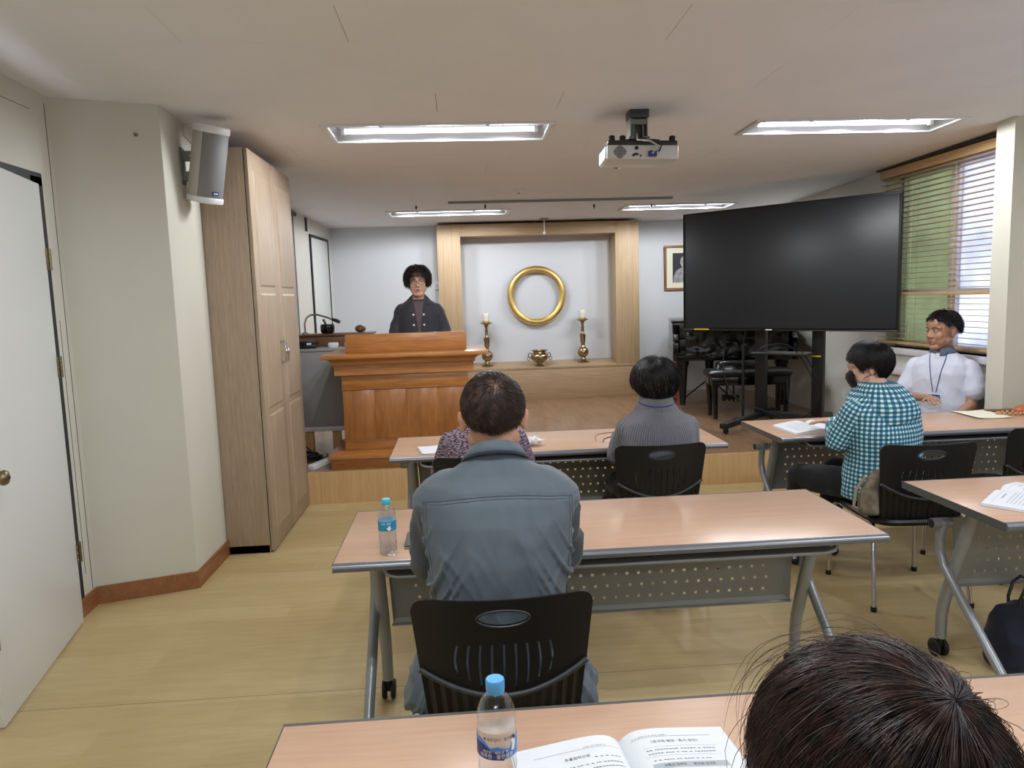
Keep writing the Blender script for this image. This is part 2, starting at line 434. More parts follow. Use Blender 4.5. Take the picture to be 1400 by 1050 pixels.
# ------------------------------------------------------------------ ceiling of painted boards, recessed lamps
FIX = [(-.76, .61, 4.475, 4.905), (1.87, 3.21, 4.50, 4.86), (-.745, .59, 8.12, 8.50), (1.86, 3.10, 8.02, 8.40),
       (-.76, .61, .95, 1.38), (1.87, 3.21, .95, 1.38), (-.76, .61, -2.4, -1.97), (1.87, 3.21, -2.4, -1.97)]  # this row: unseen lamps added to light the near half of the room
def sub(rects, h):
    out = []
    for (x0, x1, y0, y1) in rects:
        a0, a1, b0, b1 = max(x0, h[0]), min(x1, h[1]), max(y0, h[2]), min(y1, h[3])
        if a0 >= a1 or b0 >= b1: out.append((x0, x1, y0, y1)); continue
        if y0 < b0: out.append((x0, x1, y0, b0))
        if b1 < y1: out.append((x0, x1, b1, y1))
        if x0 < a0: out.append((x0, a0, b0, b1))
        if a1 < x1: out.append((a1, x1, b0, b1))
    return out
def cbox(m, r, z0, z1):
    x0, x1, y0, y1 = r
    return m.box(x0, x1, y0, y1, z0, z1, T=lambda p: Vector((p.x, p.y, p.z+CE(p.y))))
R = [(-3.1, 4.0, YN-.1, YB+.1)]
for f in FIX: R = sub(R, f)
m = MB()
for r in R: cbox(m, r, .004, .03)
ceil = struct(m.build('ceiling', 'dark_gap'))
rnd = random.Random(11)
TW, TD = .66, .355
y = 3.17-TD*22; row = 0; rest = MB()
while y < YB:
    x = -3.0+(TW/2 if row % 2 else 0)+.28
    x -= TW
    while x < XR+.1:
        x0, x1, y0, y1 = max(x, -3.0), min(x+TW, XR+.05), max(y, YN-.05), min(y+TD, YB+.02)
        if x1-x0 > .05 and y1-y0 > .02:
            gx = rnd.choice([.0001, .0003, .0004, .0012, .0024]) if rnd.random() < .6 else .0001
            gy = .0001 if rnd.random() < .8 else .0004
            rs = [(x0+gx, x1-.0001, y0+gy, y1-.0001)]
            for f in FIX: rs = sub(rs, f)
            if rs:
                far = y0 < 2.3; mm = rest if far else MB(); dz = rnd.uniform(0, .0008)
                for r in rs: cbox(mm, r, -.004-dz, .006)
                if not far: mm.build('tile', 'ceil', ceil)
        x += TW
    y += TD; row += 1
rest.build('tiles_overhead', 'ceil', ceil)['kind'] = 'stuff'      # the rows behind the camera
for i, (x0, x1, y0, y1) in enumerate(FIX):
    zc = CE((y0+y1)/2); where = ['in the left of the near row, left of the projector', 'in the near row beside the window blind', 'in the far row, above the speaker at the lectern', 'in the far row, above the big screen',
                                 'above the nearest table, left side', 'above the nearest table, right side', 'at the back of the room, left side', 'at the back of the room, right side'][i]
    cx, cy = (x0+x1)/2, (y0+y1)/2
    t = thing('ceiling_light', 'recessed twin tube ceiling light '+where, 'ceiling light', (cx, cy, zc), group='recessed ceiling lights', rot=(-math.atan(.0185), 0, 0))
    W, D = (x1-x0)/2, (y1-y0)/2
    m = MB()   # flange
    for a in ((-W-.012, W+.012, -D-.012, -D+.022), (-W-.012, W+.012, D-.022, D+.012), (-W-.012, -W+.03, -D+.022, D-.022), (W-.03, W+.012, -D+.022, D-.022)):
        m.box(a[0], a[1], a[2], a[3], -.014, -.004)
    m.build('frame', 'white_enamel', t, bev=.002)
    m = MB()   # trough: open box with sloping sides and a centre ridge
    a, b, zt = W-.03, D-.022, .075
    P0 = [(-a, -b, -.004), (a, -b, -.004), (a, b, -.004), (-a, b, -.004)]; P1 = [(-a+.03, -b+.05, zt), (a-.03, -b+.05, zt), (a-.03, b-.05, zt), (-a+.03, b-.05, zt)]
    m.add(P0+P1, [(0, 1, 5, 4), (1, 2, 6, 5), (2, 3, 7, 6), (3, 0, 4, 7), (4, 5, 6, 7)])
    m.add([(-a+.03, -.02, zt), (a-.03, -.02, zt), (a-.03, .02, zt), (-a+.03, .02, zt), (-a+.03, 0, .035), (a-.03, 0, .035)], [(0, 1, 5, 4), (2, 3, 4, 5), (0, 4, 3), (1, 2, 5)])
    m.build('reflector', 'reflector', t)
    m = MB(); m.box(-W-.01, W+.01, -D-.01, D+.01, .08, .1); m.build('housing', 'reflector', t)
    for sy in (-1, 1):
        q = b*.46
        MB().tube([(-a+.06, sy*q, .03), (a-.06, sy*q, .03)], .0145, 12).build('tube', 'tube', t, smooth=True)
        for k in range(3):          # the tube's own light, shone down into the room
            ld = bpy.data.lights.new('lamp_light', 'SPOT'); ld.energy = SPOT_POWER; ld.spot_size = PI; ld.spot_blend = .25; ld.shadow_soft_size = .03; ld.color = (.95, .975, 1)
            lo = bpy.data.objects.new('lamp_light', ld); COL.objects.link(lo); lo.parent = t; lo.location = ((k-1)*.42, sy*q, .004)
        for sx in (-1, 1):
            MB().box(sx*(a-.05)-.012, sx*(a-.05)+.012, sy*q-.018, sy*q+.018, .008, .07).build('socket', 'white_enamel', t, bev=.002)
    for sx in (-.5, .42): MB().lathe([(.014, 0), (.012, -.006), (.0, -.008)], 12, (sx*W, -D+.005, -.014)).build('catch', 'white_enamel', t, smooth=True)
# curtain rail pair, hooks, smoke detector, hanging sensor
t = thing('ceiling_rail', 'long thin double curtain rail on the ceiling in front of the stage', 'rail', (1.075, 7.52, CE(7.52)))
for dy in (-.02, .03): MB().box(-1.145, 1.145, dy-.006, dy+.006, -.022, -.003).build('track', 'panel', t)
for k, xx in enumerate((-1.05, -.35, .4, 1.05)): MB().box(xx-.01, xx+.01, -.025, .035, -.008, 0).build('bracket', 'chair_rim', t)
for (x, yy, s) in ((-.40, 7.72, 'first from the left wall'), (.31, 7.75, 'second from the left wall'), (1.48, 7.9, 'third from the left wall'), (2.13, 8.0, 'nearest the big screen')):
    o = MB().lathe([(.008, 0), (.008, -.015), (.012, -.018), (.012, -.03), (.004, -.034), (.004, -.05), (0, -.052)], 10).build('ceiling_hook', 'chair_rim', None, smooth=True, loc=(x, yy, CE(yy)-.004))
    tag(o, 'small dark hook in the ceiling behind the rail, '+s, 'hook', 'ceiling hooks behind the rail')
t = thing('smoke_detector', 'round white smoke detector on the ceiling before the rail', 'smoke detector', (.59, 6.9, CE(6.9)-.004))
MB().lathe([(.055, 0), (.055, -.012), (.045, -.02), (.02, -.026), (0, -.027)], 24).build('housing', 'white_enamel', t, smooth=True)
MB().lathe([(.012, -.025), (.012, -.034), (0, -.036)], 12).build('sensor', 'panel', t, smooth=True)
t = thing('hanging_sensor', 'slim white rod hanging from the ceiling above the gold ring', 'sensor', (1.07, 9.0, CE(9.0)-.004))
MB().lathe([(.06, 0), (.06, -.006), (.02, -.01), (0, -.01)], 20).build('plate', 'panel', t, smooth=True)
MB().tube([(0, 0, -.008), (0, 0, -.16)], .006, 8).build('rod', 'white_enamel', t, smooth=True)
MB().sphere((0, 0, -.175), (.018, .018, .022)).build('tip', 'white_enamel', t, smooth=True)
# ------------------------------------------------------------------ niche frame on the back wall
YF = 9.16
t = thing('niche_frame', 'wide light oak frame around the white niche on the back wall', 'frame', (1.0, YF, SZ))
def fb(name, x0, x1, z0, z1, mat, y0=YF, y1=YB): return MB().box(x0-1, x1-1, y0-YF, y1-YF, z0-SZ, z1-SZ).build(name, mat, t, bev=.002)
fb('side_board', -.243, .045, .665, 2.46, 'frame_v'); fb('side_board', 1.975, 2.272, .665, 2.46, 'frame_v')
fb('top_board', .045, 1.975, 2.315, 2.46, 'frame_h')
fb('base_board', -.243, 2.272, SZ, .655, 'frame_h')
m = MB(); zf, zb = .668, .722
m.add([(-1.243, -.006, zf-.02-SZ), (1.275, -.006, zf-.02-SZ), (1.275, YB-YF, zf-.02-SZ), (-1.243, YB-YF, zf-.02-SZ),
       (-1.243, -.006, zf-SZ), (1.275, -.006, zf-SZ), (1.275, YB-YF, zb-SZ), (-1.243, YB-YF, zb-SZ)], [(3, 2, 1, 0), (4, 5, 6, 7), (0, 1, 5, 4), (1, 2, 6, 5), (2, 3, 7, 6), (3, 0, 4, 7)])
m.build('ledge', 'frame_h', t)
def ledge_z(y): return zf+(zb-zf)*(y-YF+.006)/(YB-YF+.006)
# wall switch beside the frame
t = thing('wall_switch', 'small white switch box on the wall left of the oak frame', 'switch', (-.272, YB, 1.735))
MB().box(-.02, .02, -.03, 0, -.05, .05).build('box', 'white_enamel', t, bev=.003); MB().box(-.01, .01, -.035, -.03, -.02, .02).build('rocker', 'speaker', t, bev=.002)
MB().tube([(.018, -.008, .05), (.018, -.008, .7)], .006, 6).build('conduit', 'panel', t)
# ------------------------------------------------------------------ doors
t = struct(bpy.data.objects.new('door_1', None)); COL.objects.link(t)
hx, hy = -1.925, 3.645; dv = Vector((-1.745+1.925, 2.69-3.645, 0)); L = dv.length
t.location = (hx, hy, 0); t.rotation_euler = (0, 0, math.atan2(dv.y, dv.x))
leaf = MB().box(.022, L, -.04, 0, .012, 2.135).build('leaf', 'door', t, bev=.002)
for z in (.36, 1.28, 1.79):
    MB().box(-.014, .03, 0, .003, z-.05, z+.05).build('hinge_plate', 'hinge', t, bev=.001)
    h = MB()
    for k in range(5): h.lathe([(.0075, 0), (.0075, .019)], 10, (-.006, .006, z-.05+k*.0204))
    h.build('hinge_barrel', 'hinge', t, smooth=True)
    for zz in (z-.03, z, z+.03): MB().lathe([(.0045, 0), (.003, .0015), (0, .0018)], 8, T=lambda p: Vector((.02+p.x, .003+p.z, zz+p.y))).build('screw', 'chrome', t)
def knob(nm, parent, x, y, z, s, mat='hinge'):
    k = MB().lathe([(.034, 0), (.034, .004), (.026, .008), (.013, .012), (.012, .034), (.02, .04), (.028, .05), (.029, .06), (.024, .07), (.012, .074), (0, .075)], 24,
                   T=lambda p: Vector((x+p.x, y+s*p.z, z+p.y))).build(nm, mat, parent, smooth=True); return k
k = knob('knob', t, L-.075, 0, .94, 1)
MB().lathe([(.008, .0745), (.006, .078), (0, .078)], 10, T=lambda p: Vector((L-.075+p.x, p.z, .94+p.y))).build('keyhole', 'dev', k)
MB().box(L-.012, L+.003, -.034, -.006, .88, 1.02).build('latch_plate', 'hinge', t, bev=.001)
MB().box(L-.03, L+.004, -.001, .003, 1.32, 1.42).build('strike_plate', 'hinge', t, bev=.001)
MB().box(L-.03, L+.004, -.001, .003, .30, .40).build('lower_plate', 'hinge', t, bev=.001)
m = MB(); m.box(XL-.12, XL+.006, 3.640, 3.735, 0, 2.18); m.box(XL-.12, XL+.006, 2.66, 3.735, 2.14, 2.20); m.box(XL-.12, XL+.004, 2.655, 2.685, 0, 2.18)
struct(m.build('door_1_frame', M('jamb_black', (24, 26, 32), .5)))
# wall door far left, closed, with a black rubber edge
wa, wb = Vector((-1.955, 4.5)), Vector((-1.585, 9.52)); wd = (wb-wa).normalized()
t = struct(bpy.data.objects.new('door_2', None)); COL.objects.link(t)
t.location = (wa.x, wa.y, 0); t.rotation_euler = (0, 0, math.atan2(wd.y, wd.x))
S0, S1, DZ = 4.03, 4.83, 2.33
MB().box(S0+.03, S1-.02, -.012, 0, SZ, DZ-.03).build('leaf', 'door', t, bev=.002)
m = MB(); m.box(S0, S0+.03, -.02, 0, SZ, DZ); m.box(S1-.02, S1, -.02, 0, SZ, DZ); m.box(S0, S1, -.02, 0, DZ-.03, DZ); m.build('edge_seal', 'dev', t)
# pipes on the rear left wall
t = thing('wall_pipes', 'pair of thin grey conduit pipes running down the far left wall', 'pipe', (wa.x, wa.y, 0), rot=(0, 0, math.atan2(wd.y, wd.x)))
for s_, z0, z1, r in ((3.33, .3, 2.5, .011), (3.40, .9, 2.5, .007)): MB().tube([(s_, -.016, z0), (s_, -.016, z1)], r, 8).build('pipe', 'panel', t, smooth=True)
MB().box(3.22, 3.50, -.03, 0, 2.47, 2.50).build('pipe_clip', 'chair_rim', t); MB().box(3.9, 3.93, -.02, 0, 2.35, 2.50).build('bracket', 'chair_rim', t)
# screw left in the pillar
o = MB().lathe([(.009, 0), (.009, .006), (.004, .012), (.004, .03), (0, .031)], 10, T=lambda p: Vector((p.x, -p.z, p.y))).build('wall_plug', 'hinge', None, smooth=True, loc=(-1.61, 3.985, 2.43))
tag(o, 'small rusty wall plug left in the cream pillar', 'screw')
# ------------------------------------------------------------------ window, sill, blind
def window(idx, y0, y1, green):
    t = struct(bpy.data.objects.new('window_%d' % idx, None)); COL.objects.link(t); t.location = (XR+.13, 0, 0)
    m = MB(); w_ = .05
    m.box(-.03, .05, y0, y0+w_, WZ0, WZ1); m.box(-.03, .05, y1-w_, y1, WZ0, WZ1); m.box(-.03, .05, y0+w_, y1-w_, WZ0, WZ0+w_); m.box(-.03, .05, y0+w_, y1-w_, WZ1-w_, WZ1)
    m.build('window_frame', 'alu', t, bev=.003)
    ym = y0+(y1-y0)*.56
    MB().box(-.035, .03, ym-.055, ym+.035, WZ0+w_, WZ1-w_).build('mullion', 'alu', t, bev=.003)
    MB().box(-.02, .012, y0+w_, y1-w_, 1.47, 1.51).build('transom', 'alu', t, bev=.003)
    MB().box(0, .006, y0+w_, ym-.04, WZ0+w_, WZ1-w_).build('pane', 'pane', t)
    MB().box(.012, .018, ym+.02, y1-w_, WZ0+w_, WZ1-w_).build('pane', 'pane_green' if green else 'pane', t)
    struct(MB().box(XR-.06, XR+.1, y0-.04, y1+.04, WZ0-.05, WZ0).build('window_%d_sill' % idx, 'sill', bev=.004))
window(1, 4.62, 6.22, True); window(2, .6, 3.2, False)  # the second, near window is unseen, added to let in side daylight
struct(MB().box(XR-.085, XR, 4.6, 6.42, .80, .86).build('trim_3', 'sill', bev=.004))
t = thing('venetian_blind', 'wooden slat venetian blind hanging over the window beside the screen', 'blind', (XR-.035, 5.45, 0))
BY0, BY1 = 4.66-5.45, 6.25-5.45
MB().box(-.04, .005, BY0, BY1, 2.455, 2.525).build('valance', 'slat', t, bev=.003)
MB().box(-.045, .03, BY0-.02, BY1+.05, 2.53, 2.55).build('head_track', 'dev', t)
nS = 33; z0_, z1_ = 1.10, 2.44
sl = MB(); sl.add([(x_, y_, (.003 if abs(x_) < .01 else 0)+dz_) for dz_ in (0, .0028) for y_ in (BY0+.005, BY1-.005) for x_ in (-.0235, 0, .0235)],
       [(0, 3, 4, 1), (1, 4, 5, 2), (6, 7, 10, 9), (7, 8, 11, 10), (0, 1, 7, 6), (1, 2, 8, 7), (3, 9, 10, 4), (4, 10, 11, 5), (0, 6, 9, 3), (2, 5, 11, 8)])
slm = sl.mesh('slat', 'slat')
for k in range(nS):
    z = z0_+(z1_-z0_)*k/(nS-1); o = link('slat', slm, t, (0, 0, z), (0, .06, 0))
MB().box(-.026, .026, BY0+.003, BY1-.003, 1.465, 1.49).build('middle_rail', 'slat', t, bev=.003)
MB().box(-.026, .026, BY0+.003, BY1-.003, 1.055, 1.078).build('bottom_rail', 'slat', t, bev=.003)
for yy in (BY0+.18, BY0+.62, BY1-.45, BY1-.1):
    for xx in (-.027, .027): MB().tube([(xx, yy, 1.06), (xx, yy, 2.46)], .0013, 5).build('ladder_cord', 'cordm', t)
MB().tube([(-.04, BY0+.12, 2.45), (-.043, BY0+.13, 1.8), (-.04, BY0+.12, 1.2)], .002, 5).build('pull_cord', 'cordm', t)
MB().tube([(-.04, BY0+.16, 2.45), (-.043, BY0+.17, 1.8), (-.04, BY0+.15, 1.15)], .002, 5).build('pull_cord', 'cordm', t)
# ------------------------------------------------------------------ wardrobe cabinet
t = thing('tall_cabinet', 'tall ash wood two door cabinet reaching the ceiling beside the pillar', 'cabinet', (-1.214, 4.545, 0))
CH = 2.475; CW = 1.085
MB().box(-.52, -.026, 0, CW, 0, CH).build('body', 'cab', t, bev=.002)
MB().box(-.026, -.022, .003, CW-.003, .06, CH-.004).build('door_gap', 'dark_gap', t)
for k in range(2):
    y0, y1 = .002+k*CW/2, CW/2-.002+k*CW/2
    d = MB().box(-.022, 0, y0, y1, .012, CH-.002).build('door', 'cab', t, bev=.003)
    for z0, z1 in ((.12, .86), (.90, 1.62), (1.66, 2.36)):
        # raised field inside a routed groove
        m = MB(); a, b = y0+.085, y1-.085
        m.add([(0, a, z0), (0, b, z0), (0, b, z1), (0, a, z1), (.006, a+.012, z0+.012), (.006, b-.012, z0+.012), (.006, b-.012, z1-.012), (.006, a+.012, z1-.012)],
              [(0, 1, 5, 4), (1, 2, 6, 5), (2, 3, 7, 6), (3, 0, 4, 7), (4, 5, 6, 7), (3, 2, 1, 0)])
        m.build('raised_panel', 'cab', d)
    yh = CW/2+(.035 if k else -.035)
    h = MB().tube([(0, yh, 1.16), (.028, yh, 1.165), (.032, yh, 1.21), (.032, yh, 1.25), (.028, yh, 1.295), (0, yh, 1.30)], .006, 8)
    for zz in (1.16, 1.30): h.lathe([(.011, 0), (.011, .004), (.0, .005)], 10, T=lambda p: Vector((p.z, yh+p.x, zz+p.y)))
    h.sphere((.033, yh, 1.23), (.009, .009, .02), 8, 6)
    h.build('handle', 'chrome', d, smooth=True)
MB().box(-.5, -.03, 0, CW, 0, .05).build('plinth', 'cab', t)
# ------------------------------------------------------------------ wall speaker
t = thing('wall_speaker', 'grey and white loudspeaker tilted on a bracket on the cream pillar', 'loudspeaker', (-1.503, 4.30, 2.325))
MB().box(0, .006, -.035, .035, -.10, .10).build('wall_plate', 'panel', t, bev=.001)
for y_ in (-.02, .014):
    for z_ in (-.08, .03): MB().box(0, .10, y_, y_+.006, z_, z_+.05).build('bracket_arm', 'panel', t)
for z in (-.055, .055): MB().lathe([(.006, 0), (.006, .004), (0, .005)], 8, T=lambda p: Vector((.05+p.x, -.02-p.z, z+p.y))).build('bolt', 'chrome', t)
sp = bpy.data.objects.new('enclosure', None)
# trapezoid cabinet: front faces the room and down
Rm = Matrix.Translation((.155, -.02, 0)) @ Matrix.Rotation(-.62, 4, 'Z') @ Matrix.Rotation(.27, 4, 'Y') @ Matrix.Diagonal((.84, .84, 1, 1))
def SPK(p): return Rm @ Vector(p)
out = [(-.10, -.075), (-.07, -.105), (.03, -.105), (.062, -.085), (.085, -.045), (.09, 0), (.085, .045), (.062, .085), (.03, .105), (-.07, .105), (-.10, .075)]
def ext(L, z0, z1): 
    m = MB(); n = len(L)
    m.add([SPK((x, y, z0)) for x, y in L]+[SPK((x, y, z1)) for x, y in L], [tuple(range(n-1, -1, -1)), tuple(range(n, 2*n))]+[(i, (i+1) % n, (i+1) % n+n, i+n) for i in range(n)]); return m
encl = ext([(x*.97, y*.97) for x, y in out if x < .05]+[], -.17, .17).build('enclosure', 'speaker', t, bev=.004)
ext(out, .17, .212).build('top_cap', 'white_enamel', t, bev=.008, seg=3)
ext(out, -.205, -.17).build('bottom_cap', 'white_enamel', t, bev=.008, seg=3)
g = ext([(.03, -.098), (.058, -.08), (.08, -.042), (.084, 0), (.08, .042), (.058, .08), (.03, .098)], -.17, .17).build('grille', 'grille', t, bev=.002)
m = MB(); m.add([SPK(p) for p in ((.0835, -.022, -.155), (.0835, .022, -.155), (.0835, .022, -.135), (.0835, -.022, -.135), (.0875, -.022, -.155), (.0875, .022, -.155), (.0875, .022, -.135), (.0875, -.022, -.135))],
      [(0, 1, 2, 3), (4, 5, 6, 7), (0, 1, 5, 4), (1, 2, 6, 5), (2, 3, 7, 6), (3, 0, 4, 7)]); b_ = m.build('badge', 'navy', g)
m = MB(); 
for yy in (-.014, -.003, .008): m.add([SPK((.0879, yy, -.149)), SPK((.0879, yy+.007, -.149)), SPK((.0879, yy+.007, -.141)), SPK((.0879, yy, -.141))], [(0, 1, 2, 3)])
m.build('lettering', 'white_print', b_)
MB().tube([(.08, -.02, .10), (.03, -.03, .16), (.02, 0, .22), (.04, .03, .235)], .004, 6).build('cable', 'speaker', t, smooth=True)
# ------------------------------------------------------------------ projector
t = thing('ceiling_projector', 'white projector hanging from a grey ceiling mount, cables at its back', 'projector', (1.06, 4.28, CE(4.28)-.004))
MB().box(-.055, .055, -.06, .05, -.045, 0).build('mount_plate', 'chair_rim', t, bev=.003)
m = MB(); m.box(-.05, -.044, -.045, .045, -.15, -.04); m.box(.044, .05, -.045, .045, -.15, -.04); m.box(-.044, .044, .035, .041, -.15, -.05); m.box(-.044, .044, -.04, -.034, -.08, -.05)
m.tube([(-.03, -.02, -.04), (-.03, -.02, -.15)], .008, 8); m.tube([(.03, -.02, -.04), (.03, -.02, -.15)], .008, 8); m.box(-.06, .06, -.05, .05, -.16, -.148)
m.build('mount_cage', 'panel', t)
m = MB(); 
for a in (.6, 2.3, 3.9, 5.5): m.tube([(0, 0, -.155), (.13*math.cos(a)*1.2, .10*math.sin(a), -.18)], .009, 6)
m.build('mount_arm', 'dev', t)
pj = Matrix.Translation((.0, -.02, -.25)) @ Matrix.Rotation(-.05, 4, 'Z') @ Matrix.Rotation(.03, 4, 'Y')
T = lambda p: pj @ p
MB().box(-.20, .20, -.13, .15, -.042, .035, T).build('case', 'proj', t, bev=.008, seg=3)
MB().box(-.195, .195, -.12, .145, .036, .062, T).build('underside_tray', 'dev', t, bev=.004)
for x in (-.17, -.11, .17): MB().lathe([(.018, .03), (.018, .085), (.012, .09), (0, .09)], 14, T=lambda p: T(Vector((x+p.x, -.10+p.y, p.z)))).build('foot', 'dev', t, smooth=True)
MB().box(-.208, -.20, -.11, .13, -.038, .03, T).build('side_vent', 'white_enamel', t, bev=.002)
m = MB()
for i in range(9):
    for j in range(9):
        x, z = -.128+(i-4)*.008, -.004+(j-4)*.008
        if (i-4)**2+(j-4)**2 <= 17: m.box(x-.0028, x+.0028, -.1325, -.1315, z-.0028, z+.0028, T)
m.build('speaker_grille', 'dev', t)
m = MB(); m.box(-.05, -.025, -.134, -.130, -.022, -.010, T); m.build('port', 'dev', t)
for x, z, r in ((-.035, .018, .011), (-.052, -.022, .007), (-.012, -.024, .006)): MB().lathe([(r, 0), (r, .004), (0, .0045)], 12, T=lambda p: T(Vector((x+p.x, -.13-p.z, z+p.y)))).build('port', 'dev', t)
MB().box(.03, .075, -.155, -.13, -.03, .0, T).build('cable_plug', 'navy', t, bev=.003)
MB().tube([T(Vector(q)) for q in ((.05, -.15, -.015), (.07, -.19, .02), (.03, -.17, .05), (-.02, -.08, .07), (-.01, -.0, .12))], .006, 8).build('cable', 'speaker', t, smooth=True)
MB().tube([T(Vector(q)) for q in ((.09, -.135, .0), (.10, -.16, .03), (.05, -.12, .06), (.0, -.03, .10))], .005, 8).build('cable', 'dev', t, smooth=True)
MB().lathe([(.045, 0), (.045, .02), (.035, .024), (.03, .012), (0, .012)], 20, T=lambda p: T(Vector((-.1+p.x, .15+p.z, p.y)))).build('lens', 'black_gloss', t, smooth=True)
# ------------------------------------------------------------------ altar objects
t = thing('wall_ring', 'large round gold ring mounted on the white niche wall', 'ring', (1.0, 9.455, 1.567))
m = MB(); n1, n2 = 72, 14; Rr, rr = .337, .042
vs = []; 
for i in range(n1):
    a = 2*PI*i/n1
    for k in range(n2):
        b = 2*PI*k/n2; q = Rr+rr*math.cos(b); vs.append((q*math.cos(a), rr*.8*math.sin(b), q*math.sin(a)))
m.add(vs, [(i*n2+k, i*n2+(k+1) % n2, ((i+1) % n1)*n2+(k+1) % n2, ((i+1) % n1)*n2+k) for i in range(n1) for k in range(n2)])
m.build('ring', 'gold', t, smooth=True)
for sg in (-1, 1):
    m = MB(); q = Rr+sg*.037; m.tube([(q*math.cos(2*PI*i/n1), -.012, q*math.sin(2*PI*i/n1)) for i in range(n1+1)], .005, 6); m.build('bead', 'gold', t, smooth=True)
MB().box(-.02, .02, .02, .045, .30, .34).build('wall_mount', 'dev', t)
def candle(x, y, label):
    t = thing('candlestick', label, 'candlestick', (x, y, ledge_z(y)-.002), group='brass altar candlesticks')
    pr = [(.075, 0), (.075, .012), (.06, .02), (.045, .035), (.032, .05), (.03, .062), (.06, .085), (.074, .12), (.07, .155), (.045, .185), (.026, .20), (.024, .215), (.034, .222), (.024, .232)]
    MB().lathe(pr, 28).build('base', 'brass', t, smooth=True)
    pr = [(.024, .23), (.03, .25), (.036, .30), (.04, .34), (.042, .352), (.03, .36), (.02, .372), (.018, .40), (.028, .408), (.018, .416), (.018, .435), (.026, .443), (.016, .451), (.016, .49), (.026, .50), (.02, .51)]
    MB().lathe(pr, 24).build('stem', 'brass', t, smooth=True)
    m = MB(); n = 32
    vs = []
    for (r, z) in ((.018, .508), (.035, .522), (.07, .54), (.078, .548), (.07, .549), (.03, .54), (0.001, .54)):
        for k in range(n):
            a = 2*PI*k/n; w_ = 1+.07*math.sin(8*a)*(r/.078)**2; vs.append((r*w_*math.cos(a), r*w_*math.sin(a), z+.004*math.sin(8*a)*(r/.078)**2))
    m.add(vs, [(i*n+k, i*n+(k+1) % n, (i+1)*n+(k+1) % n, (i+1)*n+k) for i in range(6) for k in range(n)]); m.build('drip_tray', 'brass', t, smooth=True)
    MB().lathe([(.05, .549), (.052, .555), (.05, .57), (.04, .572), (0, .572)], 20).build('cup', 'gold', t, smooth=True)
    c = tag(MB().lathe([(.043, 0), (.044, .05), (.044, .092), (.038, .10), (.02, .096), (0, .094)], 24).build('candle', 'wax', None, smooth=True, loc=(x, y, ledge_z(y)+.57)), 'white pillar candle standing on the '+('left' if x < 1 else 'right')+' brass candlestick', 'candle', 'altar candles')
    MB().tube([(0, 0, .09), (.002, 0, .11)], .0025, 6).build('wick', 'dev', c)
candle(.335, 9.33, 'ornate brass candlestick on the ledge behind the lectern corner')
candle(1.575, 9.36, 'ornate brass candlestick at the right end of the niche ledge')
t = thing('incense_burner', 'squat brass incense burner with two ring handles on the oak ledge', 'incense burner', (.995, 9.235, ledge_z(9.235)-.004))
MB().lathe([(.068, 0), (.068, .01), (.045, .025), (.04, .04), (.07, .06), (.105, .085), (.115, .115), (.105, .145), (.085, .158), (.082, .185), (.11, .197), (.11, .203), (.078, .203), (.07, .16), (0, .15)], 32).build('bowl', 'brass', t, smooth=True)
for s in (-1, 1):
    MB().tube([(s*.095, 0, .155), (s*.125, 0, .165), (s*.142, 0, .15), (s*.14, 0, .12), (s*.115, 0, .105)], .007, 8).build('handle', 'brass', t, smooth=True)
    MB().tube([(s*.14+.018*math.cos(a), -.012, .095+.022*math.sin(a)) for a in np.linspace(0, 2*PI, 15)], .004, 6).build('ring', 'brass', t, smooth=True)
# ------------------------------------------------------------------ portrait
t = thing('framed_portrait', 'framed black and white portrait partly behind the big screen', 'picture', (2.955, YB, 1.87))
W2, H2 = .267, .288
m = MB(); fw = .028
for a in ((-W2, W2, -H2, -H2+fw), (-W2, W2, H2-fw, H2), (-W2, -W2+fw, -H2+fw, H2-fw), (W2-fw, W2, -H2+fw, H2-fw)): m.box(a[0], a[1], -.03, 0, a[2], a[3])
m.build('frame', 'base', t, bev=.004)
MB().box(-W2+fw, W2-fw, -.014, -.004, -H2+fw, H2-fw).build('mat_board', 'paper_c', t)
ph = MB().box(-.155, .155, -.016, -.013, -.19, .19).build('photograph', M('photo_dark', (48, 48, 54), .4), t)
m = MB()
def flat(L, d): m.add([(x, -.0165-d, z) for x, z in L], [tuple(range(len(L)))])
flat([(-.15, -.188), (-.14, -.10), (-.11, -.04), (-.05, .0), (.05, 0), (.11, -.04), (.14, -.10), (.15, -.188)], 0); m.build('robe', M('photo_robe', (150, 150, 154), .5, var=.35, vs=30), ph)
m = MB(); flat([(.055*math.cos(a), .075+.075*math.sin(a)) for a in np.linspace(0, 2*PI, 24)[:-1]], .0005); flat([(-.03, .03), (.03, .03), (.025, -.08), (0, -.10), (-.025, -.08)], .0004); m.build('face', M('photo_face', (176, 174, 174), .5), ph)
m = MB()
for s in (-1, 1): m.tube([(s*.022+.016*math.cos(a), -.0175, .08+.011*math.sin(a)) for a in np.linspace(0, 2*PI, 12)], .0018, 5)
flat([(-.02, .035), (.02, .035), (.014, .028), (-.014, .028)], .0009); m.build('features', 'dev', ph)
MB().tube([(-.006, -.015, H2), (-.012, -.015, H2+.02), (0, -.015, H2+.03), (.012, -.015, H2+.02), (.006, -.015, H2)], .003, 6).build('hanger', 'dev', t, smooth=True)
